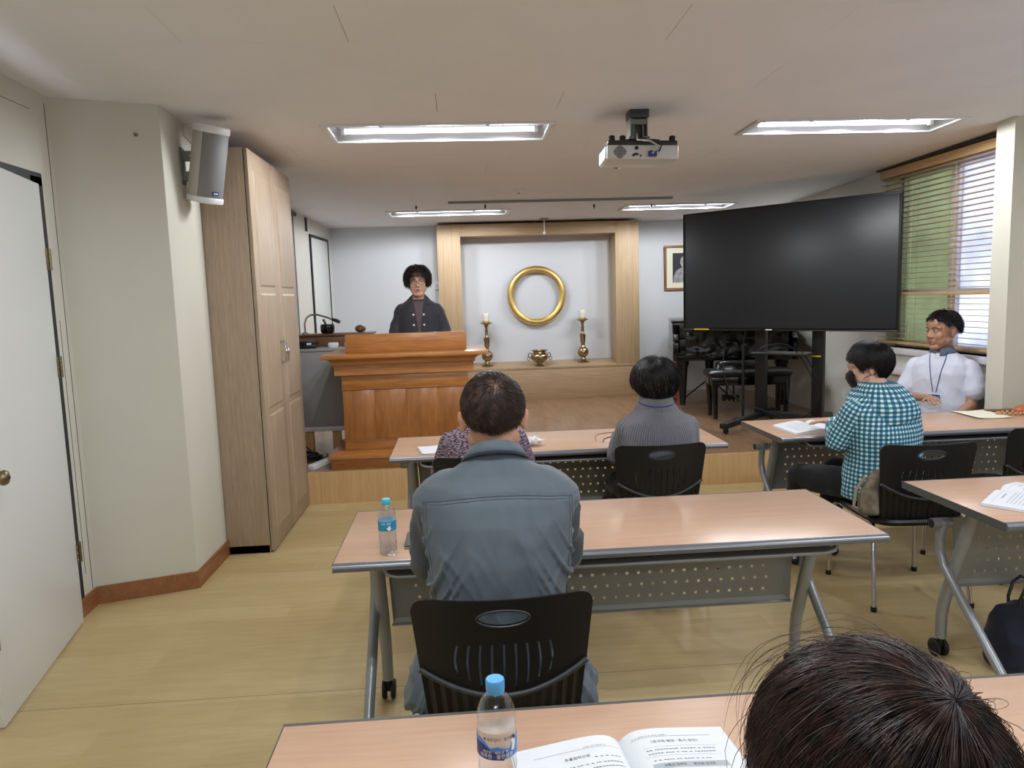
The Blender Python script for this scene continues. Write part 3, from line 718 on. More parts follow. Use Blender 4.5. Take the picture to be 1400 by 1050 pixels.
# ------------------------------------------------------------------ lectern
t = thing('lectern', 'large cherry wood lectern with raised front board on the stage', 'lectern', (-.43, 5.70, SZ))
def lb(name, x0, x1, y0, y1, z0, z1, mat='podium', b=.004, p=None): return MB().box(x0+.43, x1+.43, y0-5.70, y1-5.70, z0-SZ, z1-SZ).build(name, mat, p or t, bev=b)
lb('plinth', -1.045, .165, 5.70, 6.42, SZ, .335, 'podium_h'); 
m = MB(); x0, x1 = -1.065+.43, .185+.43
m.add([(x0, -.03, .085), (x1, -.03, .085), (x1, .72, .085), (x0, .72, .085), (x0, -.03, .105), (x1, -.03, .105), (x1, .72, .105), (x0, .72, .105), (x0+.06, .045, .135), (x1-.06, .045, .135), (x1-.06, .66, .135), (x0+.06, .66, .135)],
      [(3, 2, 1, 0), (0, 1, 5, 4), (1, 2, 6, 5), (2, 3, 7, 6), (3, 0, 4, 7), (4, 5, 9, 8), (5, 6, 10, 9), (6, 7, 11, 10), (7, 4, 8, 11), (8, 9, 10, 11)]); m.build('base_moulding', 'podium_h', t)
bd = lb('body', -.935, .045, 5.76, 6.34, .38, 1.0)
for i in range(4):
    x = -.935+.98*i/4; lb('front_panel', x+.0006, x+.2445, 5.752, 5.761, .47, .865, 'podium', .001, bd)
lb('lower_rail', -.938, .048, 5.7545, 6.343, .38, .462, 'podium_h', .003); lb('upper_rail', -.938, .048, 5.7545, 6.343, .872, .985, 'podium_h', .003)
m = MB(); m.box(-.51, .48, .046, .65, .213, .219); m.build('bead', 'podium_h', t); 
m = MB(); m.box(-.512, .482, .044, .65, .62, .626); m.build('bead', 'podium_h', t)
m = MB(); R4 = [(-.985, .095, 5.725, 6.37, .985), (-.985, .095, 5.725, 6.37, 1.06), (-1.0, .11, 5.71, 6.38, 1.066), (-1.0, .11, 5.71, 6.38, 1.09), (-1.035, .145, 5.68, 6.40, 1.115)]
vs = []
for a in R4: vs += [(a[0]+.43, a[2]-5.7, a[4]-SZ), (a[1]+.43, a[2]-5.7, a[4]-SZ), (a[1]+.43, a[3]-5.7, a[4]-SZ), (a[0]+.43, a[3]-5.7, a[4]-SZ)]
fs = [(3, 2, 1, 0)]+[(i*4+k, i*4+(k+1) % 4, (i+1)*4+(k+1) % 4, (i+1)*4+k) for i in range(4) for k in range(4)]+[(16, 17, 18, 19)]
m.add(vs, fs); m.build('crown_moulding', 'podium_h', t)
lb('top', -1.075, .205, 5.66, 6.42, 1.115, 1.148, 'podium_h', .006)
lb('reading_board', -.905, .045, 5.83, 5.865, 1.148, 1.295, 'podium_h', .004)
for s in (-.905, .02): lb('side_cheek', s, s+.025, 5.865, 6.25, 1.148, 1.22, 'podium_h', .003)
# ------------------------------------------------------------------ console desk left of the lectern
t = thing('side_desk', 'grey fronted desk on pine legs behind the lectern', 'desk', (-1.15, 6.50, SZ))
MB().box(-.33, .33, -.05, -.03, .22, .885).build('front_panel', 'grey_desk', t, bev=.003)
MB().box(-.34, .34, -.06, .5, .885, .91).build('top', 'grey_desk', t, bev=.003)
MB().box(-.33, .33, -.05, .5, .18, .22).build('lower_shelf', 'sill', t, bev=.003)
for x in (-.22, .02): MB().box(x-.035, x+.035, 0, .07, 0, .19).build('leg', 'pine', t, bev=.003)
for x in (-.3, .3): MB().box(x-.03, x+.03, .42, .48, 0, .885).build('leg', 'pine', t, bev=.003)
o = MB().box(-.30, .34, -.10, .16, 0, .095).box(-.32, .36, -.12, .18, .095, .112).build('riser_shelf', 'brown_top', None, bev=.002, loc=(-1.15, 6.82, SZ+.9105)); tag(o, 'dark brown wooden riser shelf at the back of the grey desk', 'shelf')
t = thing('media_player', 'flat black disc player at the left end of the grey desk', 'player', (-1.38, 6.54, SZ+.91))
MB().box(-.11, .12, -.09, .08, .004, .035).build('case', 'dev', t, bev=.003); MB().box(-.108, .118, -.088, .078, .037, .068).build('upper_case', 'dev', t, bev=.003)
MB().box(.05, .09, -.0925, -.09, .035, .05).build('display', 'paper', t); 
for x in (-.09, .1): MB().box(x-.01, x+.01, -.07, .06, 0, .005).build('foot', 'black', t)
for k, (x, lab) in enumerate(((-1.12, 'small white plastic box on the grey desk, nearer the black player'), (-.975, 'small white plastic box half hidden by the lectern board'))):
    o = MB().rings([(0, 0, 0, .04, .03, 4), (0, 0, .02, .045, .034, 4), (0, 0, .03, .046, .035, 4), (0, 0, .042, .04, .03, 4)], 20).build('plastic_box', 'white_enamel', None, smooth=True, loc=(x, 6.55, SZ+.91)); tag(o, lab, 'box')
t = thing('black_cup', 'black round cup holding a black pen on the riser shelf', 'cup', (-1.21, 6.82, SZ+1.0225))
MB().lathe([(.05, 0), (.062, .02), (.065, .06), (.06, .085), (.055, .085), (.055, .02), (0, .015)], 24).build('cup', 'black_gloss', t, smooth=True)
MB().tube([(.01, 0, .03), (-.035, .01, .13)], .011, 8).build('pen', 'dev', t, smooth=True)
t = thing('gooseneck_lamp', 'grey gooseneck arm lamp curving over the black cup', 'lamp', (-1.41, 6.80, SZ+1.0225))
MB().lathe([(.03, 0), (.03, .012), (.012, .02), (0, .02)], 16).build('base', 'panel', t, smooth=True)
MB().tube([(0, 0, .015), (0, 0, .10), (.02, 0, .15), (.06, 0, .175), (.12, 0, .175), (.2, 0, .15), (.27, 0, .12)], .009, 8).build('neck', 'chrome', t, smooth=True)
MB().tube([(.25, 0, .13), (.29, 0, .115), (.32, 0, .10)], [.012, .017, .014], 10).build('head', 'dev', t, smooth=True)
o = MB().sphere((0, 0, .0), (.05, .04, .035), 16, 10).build('round_ornament', 'brown_top', None, smooth=True, loc=(-.91, 6.80, SZ+1.058)); tag(o, 'rounded dark brown object just showing above the lectern board', 'ornament')
# floor clutter behind the lectern
t = thing('power_strip', 'white multi socket power strip on the stage beside the lectern base', 'power strip', (-1.155, 5.86, SZ), rz=1.2)
ps = MB().box(-.15, .15, -.03, .03, 0, .04).build('case', 'white_enamel', t, bev=.005)
for k in range(5):
    MB().lathe([(.018, .0395), (.018, .0405), (.014, .0405), (.014, .036), (0, .036)], 14, (-.11+k*.052, 0, 0)).build('socket', 'speaker', t, smooth=True)
MB().box(-.145, .145, -.0305, -.03, .008, .03).build('side_strip', 'paper', t)
rnd = random.Random(5)
for k, lab in enumerate(('thick black cable coiled on the stage behind the cabinet', 'thin black cable looping down beside the grey desk', 'grey cable lying in front of the black coil')):
    pts = []
    if k == 0:
        for i in range(60): a = i*.42; pts.append((-1.33+(.11+.03*math.sin(i*.9))*math.cos(a), 6.05+(.10+.02*math.cos(i))*math.sin(a), SZ+.009+.0012*i))
    elif k == 1: pts = [(-1.50, 6.40, SZ+.55), (-1.42, 6.39, SZ+.30), (-1.36, 6.2, SZ+.12), (-1.22, 6.12, SZ+.01), (-1.16, 6.10, SZ+.008), (-1.13, 6.30, SZ+.008)]
    else: pts = [(-1.48, 6.0, SZ+.14), (-1.42, 5.95, SZ+.05), (-1.3, 5.90, SZ+.008), (-1.2, 5.88, SZ+.008)]
    o = MB().tube(pts, [.009, .006, .006][k], 6).build('cable', ['black', 'black', 'panel'][k], None, smooth=True); tag(o, lab, 'cable')
t = thing('microphone', 'small microphone with round mesh head lying behind the power strip', 'microphone', (-1.17, 6.12, SZ+.028), rz=.3)
MB().sphere((0, 0, 0), .028, 14, 10).build('mesh_head', 'panel', t, smooth=True); MB().tube([(-.02, 0, 0), (-.16, 0, -.008)], [.017, .012], 10).build('handle', 'dev', t, smooth=True)
t = thing('red_box', 'dark red box with printed lettering under the grey desk', 'box', (-1.0, 6.72, SZ))
MB().box(-.08, .1, -.08, .1, 0, .14).build('carton', M('dark_red', (90, 26, 24), .5), t, bev=.002); MB().box(-.04, .06, -.081, -.08, .05, .09).build('print', 'paper_c', t)
# ------------------------------------------------------------------ big screen on a stand
A = Vector((2.262, 7.285, 0)); B = Vector((3.632, 5.845, 0)); u_ = (B-A).normalized(); TWD = (B-A).length
ang = math.atan2(u_.y, u_.x)
t = thing('large_display', 'very large black flat screen display, switched off, in front of the piano', 'screen', (A.x, A.y, 1.195), rz=ang)
# local: x along screen, -y toward viewer, z up; slight backward lean
TH = 1.14
MB().box(0, TWD, 0, .06, -.03, TH-.02).build('case', 'bezel', t, bev=.006)
MB().box(.018, TWD-.018, -.003, 0, -.005, TH-.04).build('panel', 'screen', t, bev=.001)
m = MB(); m.box(0, TWD, -.006, .0, -.03, -.005); m.box(0, TWD, -.006, 0, TH-.04, TH-.02); m.box(0, .018, -.006, 0, -.005, TH-.04); m.box(TWD-.018, TWD, -.006, 0, -.005, TH-.04); m.build('bezel', 'bezel', t, bev=.001)
MB().box(.12, .28, -.0075, -.006, -.024, -.011).build('sticker', 'yellow', t)
m = MB()
for k in range(13): m.box(-.0+.045+k*.0135-.03, .045+k*.0135-.024, -.0065, -.006, -.016, -.012)
m.build('control_marks', 'panel', t)
MB().box(TWD*.43, TWD*.43+.06, -.0068, -.006, -.024, -.014).build('logo_plate', 'white_print', t)
MB().box(TWD/2-.35, TWD/2+.35, .06, .12, .2, .8).build('back_cover', 'bezel', t, bev=.01)
c1 = Vector((2.93, 6.95, 0)); c2 = Vector((3.31, 6.555, 0)); nn = Vector((u_.y, -u_.x, 0)).normalized()   # toward viewer
if nn.y > 0: nn = -nn
t = thing('screen_stand', 'black wheeled stand carrying the big screen, with tray and yellow label', 'stand', (3.05, 6.75, SZ))
off = Vector((3.05, 6.75, SZ)); cang = math.atan2((c2-c1).y, (c2-c1).x)
for i, c in enumerate((c1, c2)):
    Rz = Matrix.Translation(c-off+Vector((0, 0, SZ))) @ Matrix.Rotation(cang, 4, 'Z')
    MB().box(-.05, .05, -.04, .04, .09, 1.75, T=lambda p: Rz @ p).build('column', 'stand', t, bev=.006)
    fm = MB(); fm.box(-.035, .035, -.82, .32, .055, .105, T=lambda p: Rz @ p); fm.build('foot', 'stand', t, bev=.006)
    for yy in (-.76, .27):
        w_ = MB(); w_.lathe([(.027, -.015), (.03, -.008), (.03, .008), (.027, .015)], 14, T=lambda p: Rz @ Vector((p.z, yy+p.x, .03+p.y))); w_.tube([Rz @ Vector((0, yy, .03)), Rz @ Vector((0, yy, .058))], .012, 6); w_.build('caster', 'black', t, smooth=True)
    MB().tube([Rz @ Vector((0, -.02, 1.1)), Rz @ Vector((0, -.14, 1.1))], .02, 8).build('screen_arm', 'stand', t)
    MB().tube([Rz @ Vector((0, -.02, 1.6)), Rz @ Vector((0, -.14, 1.6))], .02, 8).build('screen_arm', 'stand', t)
Rz = Matrix.Translation((c1+c2)/2-off+Vector((0, 0, SZ))) @ Matrix.Rotation(cang, 4, 'Z')
MB().box(-.30, .30, -.03, .03, .06, .12, T=lambda p: Rz @ p).build('cross_beam', 'stand', t, bev=.004)
MB().box(-.27, .27, -.27, .0, .69, .708, T=lambda p: Rz @ p).build('tray', 'stand', t, bev=.004)
MB().box(.22, .31, -.0415, -.0405, .665, .678, T=lambda p: Rz @ p).build('yellow_label', 'yellow', t)
for k, pts in enumerate((((-.25, -.2, .71), (-.1, -.24, .78), (.1, -.22, .77), (.25, -.12, .5), (.30, -.08, .25), (.12, -.1, .08), (-.2, -.12, .14), (-.5, -.1, .25), (-.62, -.1, .5), (-.62, -.05, .85)),
                         ((-.2, -.15, .71), (0, -.2, .75), (.2, -.18, .71), (.33, -.12, .35), (.2, -.1, .12), (.05, -.1, .2), (.02, -.1, .45)))):
    P2 = [Rz @ Vector(p) for p in pts]
    # smooth the control points
    q = [P2[0]]
    for i in range(len(P2)-1):
        a0, a1, a2, a3 = P2[max(i-1, 0)], P2[i], P2[i+1], P2[min(i+2, len(P2)-1)]
        for s in (.25, .5, .75, 1): q.append(.5*((2*a1)+(-a0+a2)*s+(2*a0-5*a1+4*a2-a3)*s*s+(-a0+3*a1-3*a2+a3)*s**3))
    MB().tube(q, .005, 6).build('cable', 'black', t, smooth=True)
# ------------------------------------------------------------------ grand piano
t = thing('grand_piano', 'glossy black grand piano standing behind the big screen', 'piano', (2.95, 7.74, SZ), rz=-.24)
t.scale = (.92, .92, 1)
out = [(-.70, 0), (.70, 0), (.70, .35), (.68, .62), (.60, .85), (.45, 1.02), (.32, 1.2), (.22, 1.42), (.05, 1.55), (-.2, 1.6), (-.45, 1.57), (-.62, 1.45), (-.70, 1.25)]
def slab(L, z0, z1):
    m = MB(); n = len(L)
    return m.add([(x, y, z0) for x, y in L]+[(x, y, z1) for x, y in L], [tuple(range(n-1, -1, -1)), tuple(range(n, 2*n))]+[(i, (i+1) % n, (i+1) % n+n, i+n) for i in range(n)])
slab([(x*.985, .12+y*.99) for x, y in out], .60, .955).build('rim', 'black_gloss', t, bev=.006)
slab([(x, .22+y*.93) for x, y in out], .957, .98).build('lid', 'black_gloss', t, bev=.004)
MB().box(-.70, .70, -.16, .14, .56, .62).build('keybed', 'black_gloss', t, bev=.006)
for s in (-1, 1):
    pr = [(-.17, .56), (.2, .56), (.2, .955), (.02, .955), (-.01, .90), (-.03, .84), (-.10, .81), (-.165, .79), (-.18, .74)]
    x0, x1 = (s*.70, s*.64)
    m = MB(); n = len(pr); m.add([(x0, y, z) for y, z in pr]+[(x1, y, z) for y, z in pr], [tuple(range(n)), tuple(range(2*n-1, n-1, -1))]+[(i, (i+1) % n, (i+1) % n+n, i+n) for i in range(n)]); m.build('cheek_arm', 'black_gloss', t, bev=.004)
MB().box(-.64, .64, -.06, .1, .62, .78).build('fallboard', 'black_gloss', t, bev=.02, seg=3)
MB().box(-.64, .64, -.14, -.05, .62, .65).build('key_slip', 'black_gloss', t, bev=.004)
MB().box(-.64, .64, .10, .14, .62, .95).build('front_board', 'black_gloss', t, bev=.004)
m = MB(); nx_, nz_ = 60, 22; pv = []
for j in range(nz_+1):
    for i in range(nx_+1):
        x = -.56+1.14*i/nx_; s_ = j/nz_; z = 1.0-.40*s_+.012*math.sin(i*.5)*s_
        y = .12-.30*min(1, s_*5)+.022*noise.noise(Vector((x*9, s_*5, 1)))+.014*noise.noise(Vector((x*26, s_*9, 4)))
        pv.append((x, y, z))
m.add(pv, [(j*(nx_+1)+i, j*(nx_+1)+i+1, (j+1)*(nx_+1)+i+1, (j+1)*(nx_+1)+i) for j in range(nz_) for i in range(nx_)])
dr = m.build('vinyl_cover', M('cover_vinyl', (12, 12, 13), .28), t, smooth=True); md = dr.modifiers.new('s', 'SOLIDIFY'); md.thickness = .002
for (x, y) in ((-.58, .12), (.56, .12), (-.15, 1.35)):
    l = MB(); l.rings([(x, y, .045, .032, .032, 6), (x, y, .07, .036, .036, 6), (x, y, .48, .062, .062, 6), (x, y, .50, .075, .075, 6), (x, y, .60, .085, .085, 6)], 16); lg = l.build('leg', 'black_gloss', t, smooth=True)
    c = MB(); c.lathe([(.02, -.008), (.023, 0), (.02, .008)], 12, T=lambda p: Vector((x+p.z, y+p.x, .023+p.y))); c.tube([(x, y, .02), (x, y, .047)], .01, 6); c.build('caster', 'hinge', lg, smooth=True)
m = MB(); m.tube([(-.04, .3, .60), (-.04, .28, .12)], .012, 8); m.tube([(.04, .3, .60), (.04, .28, .12)], .012, 8); m.box(-.10, .10, .22, .32, .07, .14); m.build('pedal_lyre', 'black_gloss', t)
for x in (-.05, 0, .05): MB().box(x-.01, x+.01, .12, .24, .085, .093).build('pedal', 'gold', t, bev=.003)
t = thing('piano_bench', 'black padded piano bench in front of the piano', 'bench', (2.93, 7.30, SZ), rz=-.12)
m = MB(); m.rings([(0, 0, .43, .41, .165, 7), (0, 0, .445, .425, .18, 7), (0, 0, .475, .43, .185, 7), (0, 0, .495, .41, .165, 7), (0, 0, .502, .33, .12, 5)], 40); m.build('cushion', 'dev', t, smooth=True)
MB().box(-.39, .39, -.15, .15, .345, .43).build('apron', 'black_gloss', t, bev=.003)
for x in (-.36, .36):
    for y in (-.13, .13): MB().rings([(x*.97, y, 0, .018, .018, 6), (x, y, .35, .03, .03, 6), (x, y, .36, .03, .03, 6)], 12).build('leg', 'black_gloss', t, smooth=True)
o = MB().rings([(0, 0, 0, .26, .11, 3), (.02, 0, .03, .27, .10, 3), (0, .01, .06, .24, .09, 3), (-.01, 0, .08, .2, .06, 3)], 24).build('folded_cover', M('vinyl_black', (18, 18, 20), .25, bmp=.8, bs=18), None, smooth=True, loc=(2.86, 7.33, SZ+.503)); tag(o, 'folded shiny black piano cover lying on the bench', 'cover')
t = thing('microphone_stand', 'black microphone stand pole with round base before the bench', 'stand', (2.80, 7.08, SZ))
MB().lathe([(.10, 0), (.10, .012), (.09, .02), (.02, .03), (0, .03)], 24).build('base', 'dev', t, smooth=True); MB().tube([(0, 0, .02), (0, 0, .72)], .014, 10).build('pole', 'stand', t, smooth=True); MB().tube([(0, 0, .70), (0, 0, .76)], .02, 10).build('clutch', 'stand', t, smooth=True)
MB().tube([(0, 0, .76), (.02, -.03, .95)], .008, 8).build('upper_pole', 'stand', t, smooth=True)
t = thing('tripod_stand', 'black tripod stand spread behind the piano bench', 'stand', (2.86, 8.25, SZ))
MB().tube([(0, 0, .12), (0, 0, .55)], .012, 8).build('pole', 'stand', t)
for a in (.3, 2.4, 4.4): 
    MB().tube([(0, 0, .30), (.36*math.cos(a), .36*math.sin(a), .01)], .009, 8).build('leg', 'stand', t); MB().sphere((.36*math.cos(a), .36*math.sin(a), .012), .013, 8, 6).build('rubber_foot', 'black', t)
t = thing('red_basket', 'coral red slatted basket half hidden behind the piano leg', 'basket', (2.42, 8.35, SZ))
rm = M('coral', (196, 110, 98), .5)
for k in range(9): MB().rings([(0, 0, .03+k*.055, .10, .08, 3), (0, 0, .06+k*.055, .102, .082, 3)], 18).build('band', rm, t, smooth=True)
for sx, sy in ((-1, -1), (1, -1), (1, 1), (-1, 1)): MB().box(sx*.08-.008, sx*.08+.008, sy*.06-.008, sy*.06+.008, 0, .53).build('post', rm, t)
# ------------------------------------------------------------------ folding training tables
def make_table(label):
    """origin: floor under the near left corner; x to the right, y toward the stage"""
    t = thing('folding_table', label, 'table', group='folding training tables')
    W, D, Z = 1.83, .60, .72
    MB().box(0, W, .018, D-.008, Z-.026, Z).build('tabletop', 'table', t, bev=.0015)
    m = MB(); pr = [(.018, Z+.0008), (.006, Z-.001), (0, Z-.008), (-.002, Z-.016), (.004, Z-.026), (.018, Z-.028)]; n = len(pr)
    m.add([(0, y, z) for y, z in pr]+[(W, y, z) for y, z in pr], [tuple(range(n)), tuple(range(2*n-1, n-1, -1))]+[(i, (i+1) % n, (i+1) % n+n, i+n) for i in range(n)]); m.build('front_trim', 'trim', t, smooth=True)
    m = MB(); m.box(0, W, -.0032, -.0008, Z-.014, Z-.012); m.box(0, W, -.002, .001, Z-.020, Z-.0185); m.build('trim_groove', 'table_edge', t)
    m = MB(); m.box(-.002, 0, .01, D, Z-.03, Z); m.box(W, W+.002, .01, D, Z-.03, Z); m.box(0, W, D-.008, D, Z-.028, Z); m.build('edge_band', 'table_edge', t)
    # perforated book shelf under the top
    hs = [rrect(x, x+.006, y, y+.006, .001, 1) for x in np.arange(.22, W-.22, .026) for y in (.05, .075)]
    m = MB(); m.plate([(.16, .02), (W-.16, .02), (W-.16, .30), (.16, .30)], hs, .002, lambda u, v, w: Vector((u, v+.02, Z-.060+v*.02+w))); m.build('book_shelf', 'panel', t)
    MB().tube([(.155, .32, Z-.03), (.155, .07, Z-.033), (.16, .04, Z-.040), (.17, .032, Z-.053), (.20, .03, Z-.060), (W-.2, .03, Z-.060), (W-.17, .032, Z-.053), (W-.16, .04, Z-.040), (W-.155, .07, Z-.033), (W-.155, .32, Z-.03)], .007, 8).build('shelf_rail', 'leg_paint', t, smooth=True)
    # modesty panel, square perforations
    hs = []
    for r in range(5):
        for c in range(32):
            x = .22+c*.0455+(.012 if r % 2 else 0); z = .362+r*.047
            if x < W-.2: hs.append([(x, z), (x+.011, z), (x+.011, z+.011), (x, z+.011)])
    m = MB(); m.plate([(.135, .315), (W-.135, .315), (W-.12, .60), (.12, .60)], hs, .0015, lambda u, v, w: Vector((u, .452-w-(.012*((.36-v)/.045)**2 if v < .36 else 0), v)), grid=.045)
    m.build('modesty_panel', 'panel', t, smooth=False)
    MB().tube([(.13, .44, .315), (W-.13, .44, .315)], .006, 6).build('panel_lip', 'leg_paint', t)
    MB().box(.1, W-.1, .30, .345, Z-.075, Z-.03).build('cross_beam', 'panel', t, bev=.004)
    MB().box(W*.36, W*.36+.028, .012, .016, Z-.075, Z-.045).build('latch', 'leg_paint', t, bev=.001)
    for s, x in ((0, .10), (1, W-.10)):
        dx = -.028 if s == 0 else .028
        b = MB(); b.box(x-.02, x+.02, .2, .42, Z-.06, Z-.026); b.build('bracket', 'panel', t, bev=.004)
        MB().tube([(x, .30, Z-.04), (x, .325, .60), (x, .39, .42), (x, .45, .25), (x, .465, .18), (x, .465, .085)], [.021, .024, .0245, .0235, .022, .022], 14).build('upright', 'leg_paint', t, smooth=True)
        MB().tube([(x+dx, .43, .60), (x+dx, .452, .52), (x+dx, .45, .46), (x+dx, .42, .41), (x+dx, .33, .33), (x+dx, .05, .095), (x+dx, -.005, .045), (x+dx, -.02, .02)], [.018, .0185, .0185, .0185, .0185, .018, .0175, .0175], 12).build('slanted_leg', 'leg_paint', t, smooth=True)
        k = MB(); k.tube([(x-dx*.2, .44, .585), (x+dx*2.7, .44, .585)], .021, 14); k.build('pivot_tube', 'leg_paint', t, smooth=True)
        k = MB(); k.lathe([(.018, 0), (.018, .003), (.010, .004), (.008, .0015), (0, .0015)], 14, T=lambda p: Vector((x+dx*2.7+(p.z if dx > 0 else -p.z), .44+p.x, .585+p.y))); k.build('pivot_cap', 'black', t, smooth=True)
        MB().sphere((x+dx, -.022, .018), (.022, .026, .018), 12, 8).build('foot_glide', 'black', t, smooth=True)
        c = MB()
        for q in (-.017, .017): c.lathe([(.018, -.009), (.034, -.008), (.037, -.004), (.037, .004), (.034, .008), (.018, .009)], 20, T=lambda p: Vector((x+q+p.z, .465+.012+p.x, .037+p.y)))
        c.tube([(x, .465, .09), (x, .467, .05)], .011, 8); c.tube([(x-.024, .477, .037), (x+.024, .477, .037)], .010, 10)
        c.build('caster', 'black', t, smooth=True)
    return t
TB = [('folding table in the foreground with the open book on it', (-.375, .786, 0), 0),
      ('middle folding table the man in the grey blue jacket sits at', (-.432, 2.262, 0), 0),
      ('folding table in front of the lectern with a tissue and folded glasses', (-.398, 3.825, 0), 0),
      ('folding table with the woman in checks and the young man', (1.762, 3.885, 0), 0),
      ('folding table at the right edge above the navy bag', (1.845, 2.305, 0), 0)]
t0 = None
for i, (lab, loc, rz) in enumerate(TB):
    o = make_table(lab) if t0 is None else copy_tree(t0)
    t0 = t0 or o
    o['label'] = lab; o.location = loc; o.rotation_euler = (0, 0, rz)
# ------------------------------------------------------------------ stacking chairs
def make_chair(label):
    """origin: floor under the seat centre, faces +y"""
    t = thing('stacking_chair', label, 'chair', group='black stacking chairs')
    # backrest: (u across, v up 0..1) on a bowed surface
    def back(u, v, w):     # v metres above floor
        s = (v-.44)/.36
        y = -.215-.055*s+.0-.03*max(0, .12-s)*0
        bow = .62*(u*u)
        nx = -u*.7
        return Vector((u*(1-.0*s)+nx*w*0, y+bow-w, v-.005*(1-(u/.23)**2)*max(0, s)))
    def outline(z0, z1, hw0, hw1, r):
        L = []; n = 8
        for k in range(n+1): L.append((-hw0+2*hw0*k/n, z0))
        L.append((hw0+(hw1-hw0)*.5, z0+(z1-r-z0)*.5))
        for k in range(6): a = PI/2*k/5; L.append((hw1-r+r*math.cos(a), z1-r+r*math.sin(a)))
        for k in range(1, 8): L.append((hw1-r-2*(hw1-r)*k/8, z1))
        for k in range(6): a = PI/2+PI/2*k/5; L.append((-hw1+r+r*math.cos(a), z1-r+r*math.sin(a)))
        L.append((-(hw0+(hw1-hw0)*.5), z0+(z1-r-z0)*.5))
        return L
    hs = [circ(0, .765, .062, .019, 24)]
    for k in range(9):
        x = (k-4)*.0285; top = .692; bot = .562+.0026*(k-4)**2
        b_ = .012*(k-4)/4
        arc = [(b_*.75*math.sin(PI*(q+.5)/9), bot+(top-bot)*q/8) for q in range(9)]
        hs.append([(x+a_-.0028, z_) for a_, z_ in arc][::-1]+[(x+a_+.0028, z_) for a_, z_ in arc])
    m = MB()
    # lower edge of the upper shell is a hanging curve
    n = 16; L = []
    def hw(z): return .196+(.228-.196)*min(1, max(0, (z-.45)/.33))
    for k in range(n+1):
        u = -1+2*k/n; zz = .545+.075*u*u; L.append((u*hw(zz), zz))
    r = .035
    for k in range(6): a = PI/2*k/5; L.append((.228-r+r*math.cos(a), .815-r+r*math.sin(a)))
    for k in range(1, 10): L.append((.193-.386*k/10, .815))
    for k in range(6): a = PI/2+PI/2*k/5; L.append((-.228+r+r*math.cos(a), .815-r+r*math.sin(a)))
    m.plate(L, hs, .007, back, grid=.024); m.build('backrest', 'chair', t, smooth=True)
    m = MB(); R_ = [circ(0, .765, .066, .023, 28)]
    pts = [back(p[0], p[1], .006) for p in R_[0]]; m.tube(pts+[pts[0]], .003, 6, False); m.build('handle_rim', 'chair_rim', t, smooth=True)
    # seam rib following the curve
    m = MB(); m.tube([back(u*hw(.545+.075*u*u), .545+.075*u*u, .010) for u in np.linspace(-1, 1, 25)], .0075, 8); m.build('seam_rib', 'chair_rim', t, smooth=True)
    # ribbed lower shell, sweeping under the seat
    m = MB(); nr = 15; vs = []; rows = []
    prof = [.62, .56, .50, .46]
    path = []
    for i in range(15):
        s = i/14
        path.append(s)
    for i, s in enumerate(path):
        for k in range(nr*2+1):
            u = -1+2*k/(nr*2); rib = .007 if k % 2 else 0
            zt = .545+.075*u*u
            if s < .6:
                z = zt+(.455-zt)*(s/.6); p = back(u*hw(z), z, -.002-rib)
            else:
                q = (s-.6)/.4*PI/2; p = back(u*hw(.455), .455, -.002-rib); p = Vector((p.x, p.y+.05*(1-math.cos(q)), .455-.05*math.sin(q)))
            vs.append(p)
    nn_ = nr*2+1; o = len(vs)
    vs2 = [Vector((p.x, p.y+.006, p.z)) for p in vs]
    fs = []
    for i in range(14):
        for k in range(nn_-1):
            a = i*nn_+k; fs.append((a, a+1, a+1+nn_, a+nn_)); fs.append((a+o, a+nn_+o, a+1+nn_+o, a+1+o))
        a = i*nn_; fs.append((a, a+nn_, a+nn_+o, a+o)); a = i*nn_+nn_-1; fs.append((a, a+o, a+nn_+o, a+nn_))
    m.add(vs+vs2, fs); m.build('lower_shell', 'chair', t, smooth=False)
    # seat
    m = MB(); m.rings([(0, .0, .405, .19, .20, 4.5), (0, .0, .415, .222, .235, 5), (0, .0, .432, .228, .24, 5), (0, 0, .443, .22, .232, 5), (0, .0, .440, .15, .15, 3)], 40); m.build('seat', 'chair', t, smooth=True)
    for s in (-1, 1):
        m = MB(); m.tube([(s*.235, .245, .012), (s*.222, .235, .38), (s*.215, .215, .408), (s*.208, .17, .412), (s*.205, -.12, .408), (s*.208, -.155, .40), (s*.215, -.172, .375), (s*.235, -.235, .012)], .011, 10); m.build('leg_frame', 'chrome', t, smooth=True)
        for y in (.245, -.235): MB().lathe([(.013, 0), (.014, .004), (.0135, .024), (0, .024)], 12, (s*.235, y, 0)).build('rubber_foot', 'black', t, smooth=True)
    for y in (.17, -.12): MB().tube([(-.205, y, .40), (.205, y, .40)], .009, 8).build('cross_tube', 'chrome', t, smooth=True)
    return t
CHR = [('black plastic chair under the man in the grey blue jacket', (.078, 1.985, 0), 0),
       ('black plastic chair under the woman in the grey cable sweater', (.955, 3.70, 0), 0),
       ('black plastic chair nearest the lectern, mostly hidden behind the jacketed man', (.075, 3.62, 0), 0),
       ('black plastic chair under the woman in the checked shirt, bag on its seat', (2.165, 3.44, 0), -.05),
       ('empty black plastic chair cut off by the right edge', (2.90, 3.72, 0), .22),
       ('black plastic chair under the young man in white', (3.48, 5.06, 0), 2.2),
       ('black plastic chair pulled up to the nearest table, under the dark haired person', (.40, .52, 0), 0)]
c0 = None
for lab, loc, rz in CHR:
    o = make_chair(lab) if c0 is None else copy_tree(c0)
    c0 = c0 or o; o['label'] = lab; o.location = loc; o.rotation_euler = (0, 0, rz)
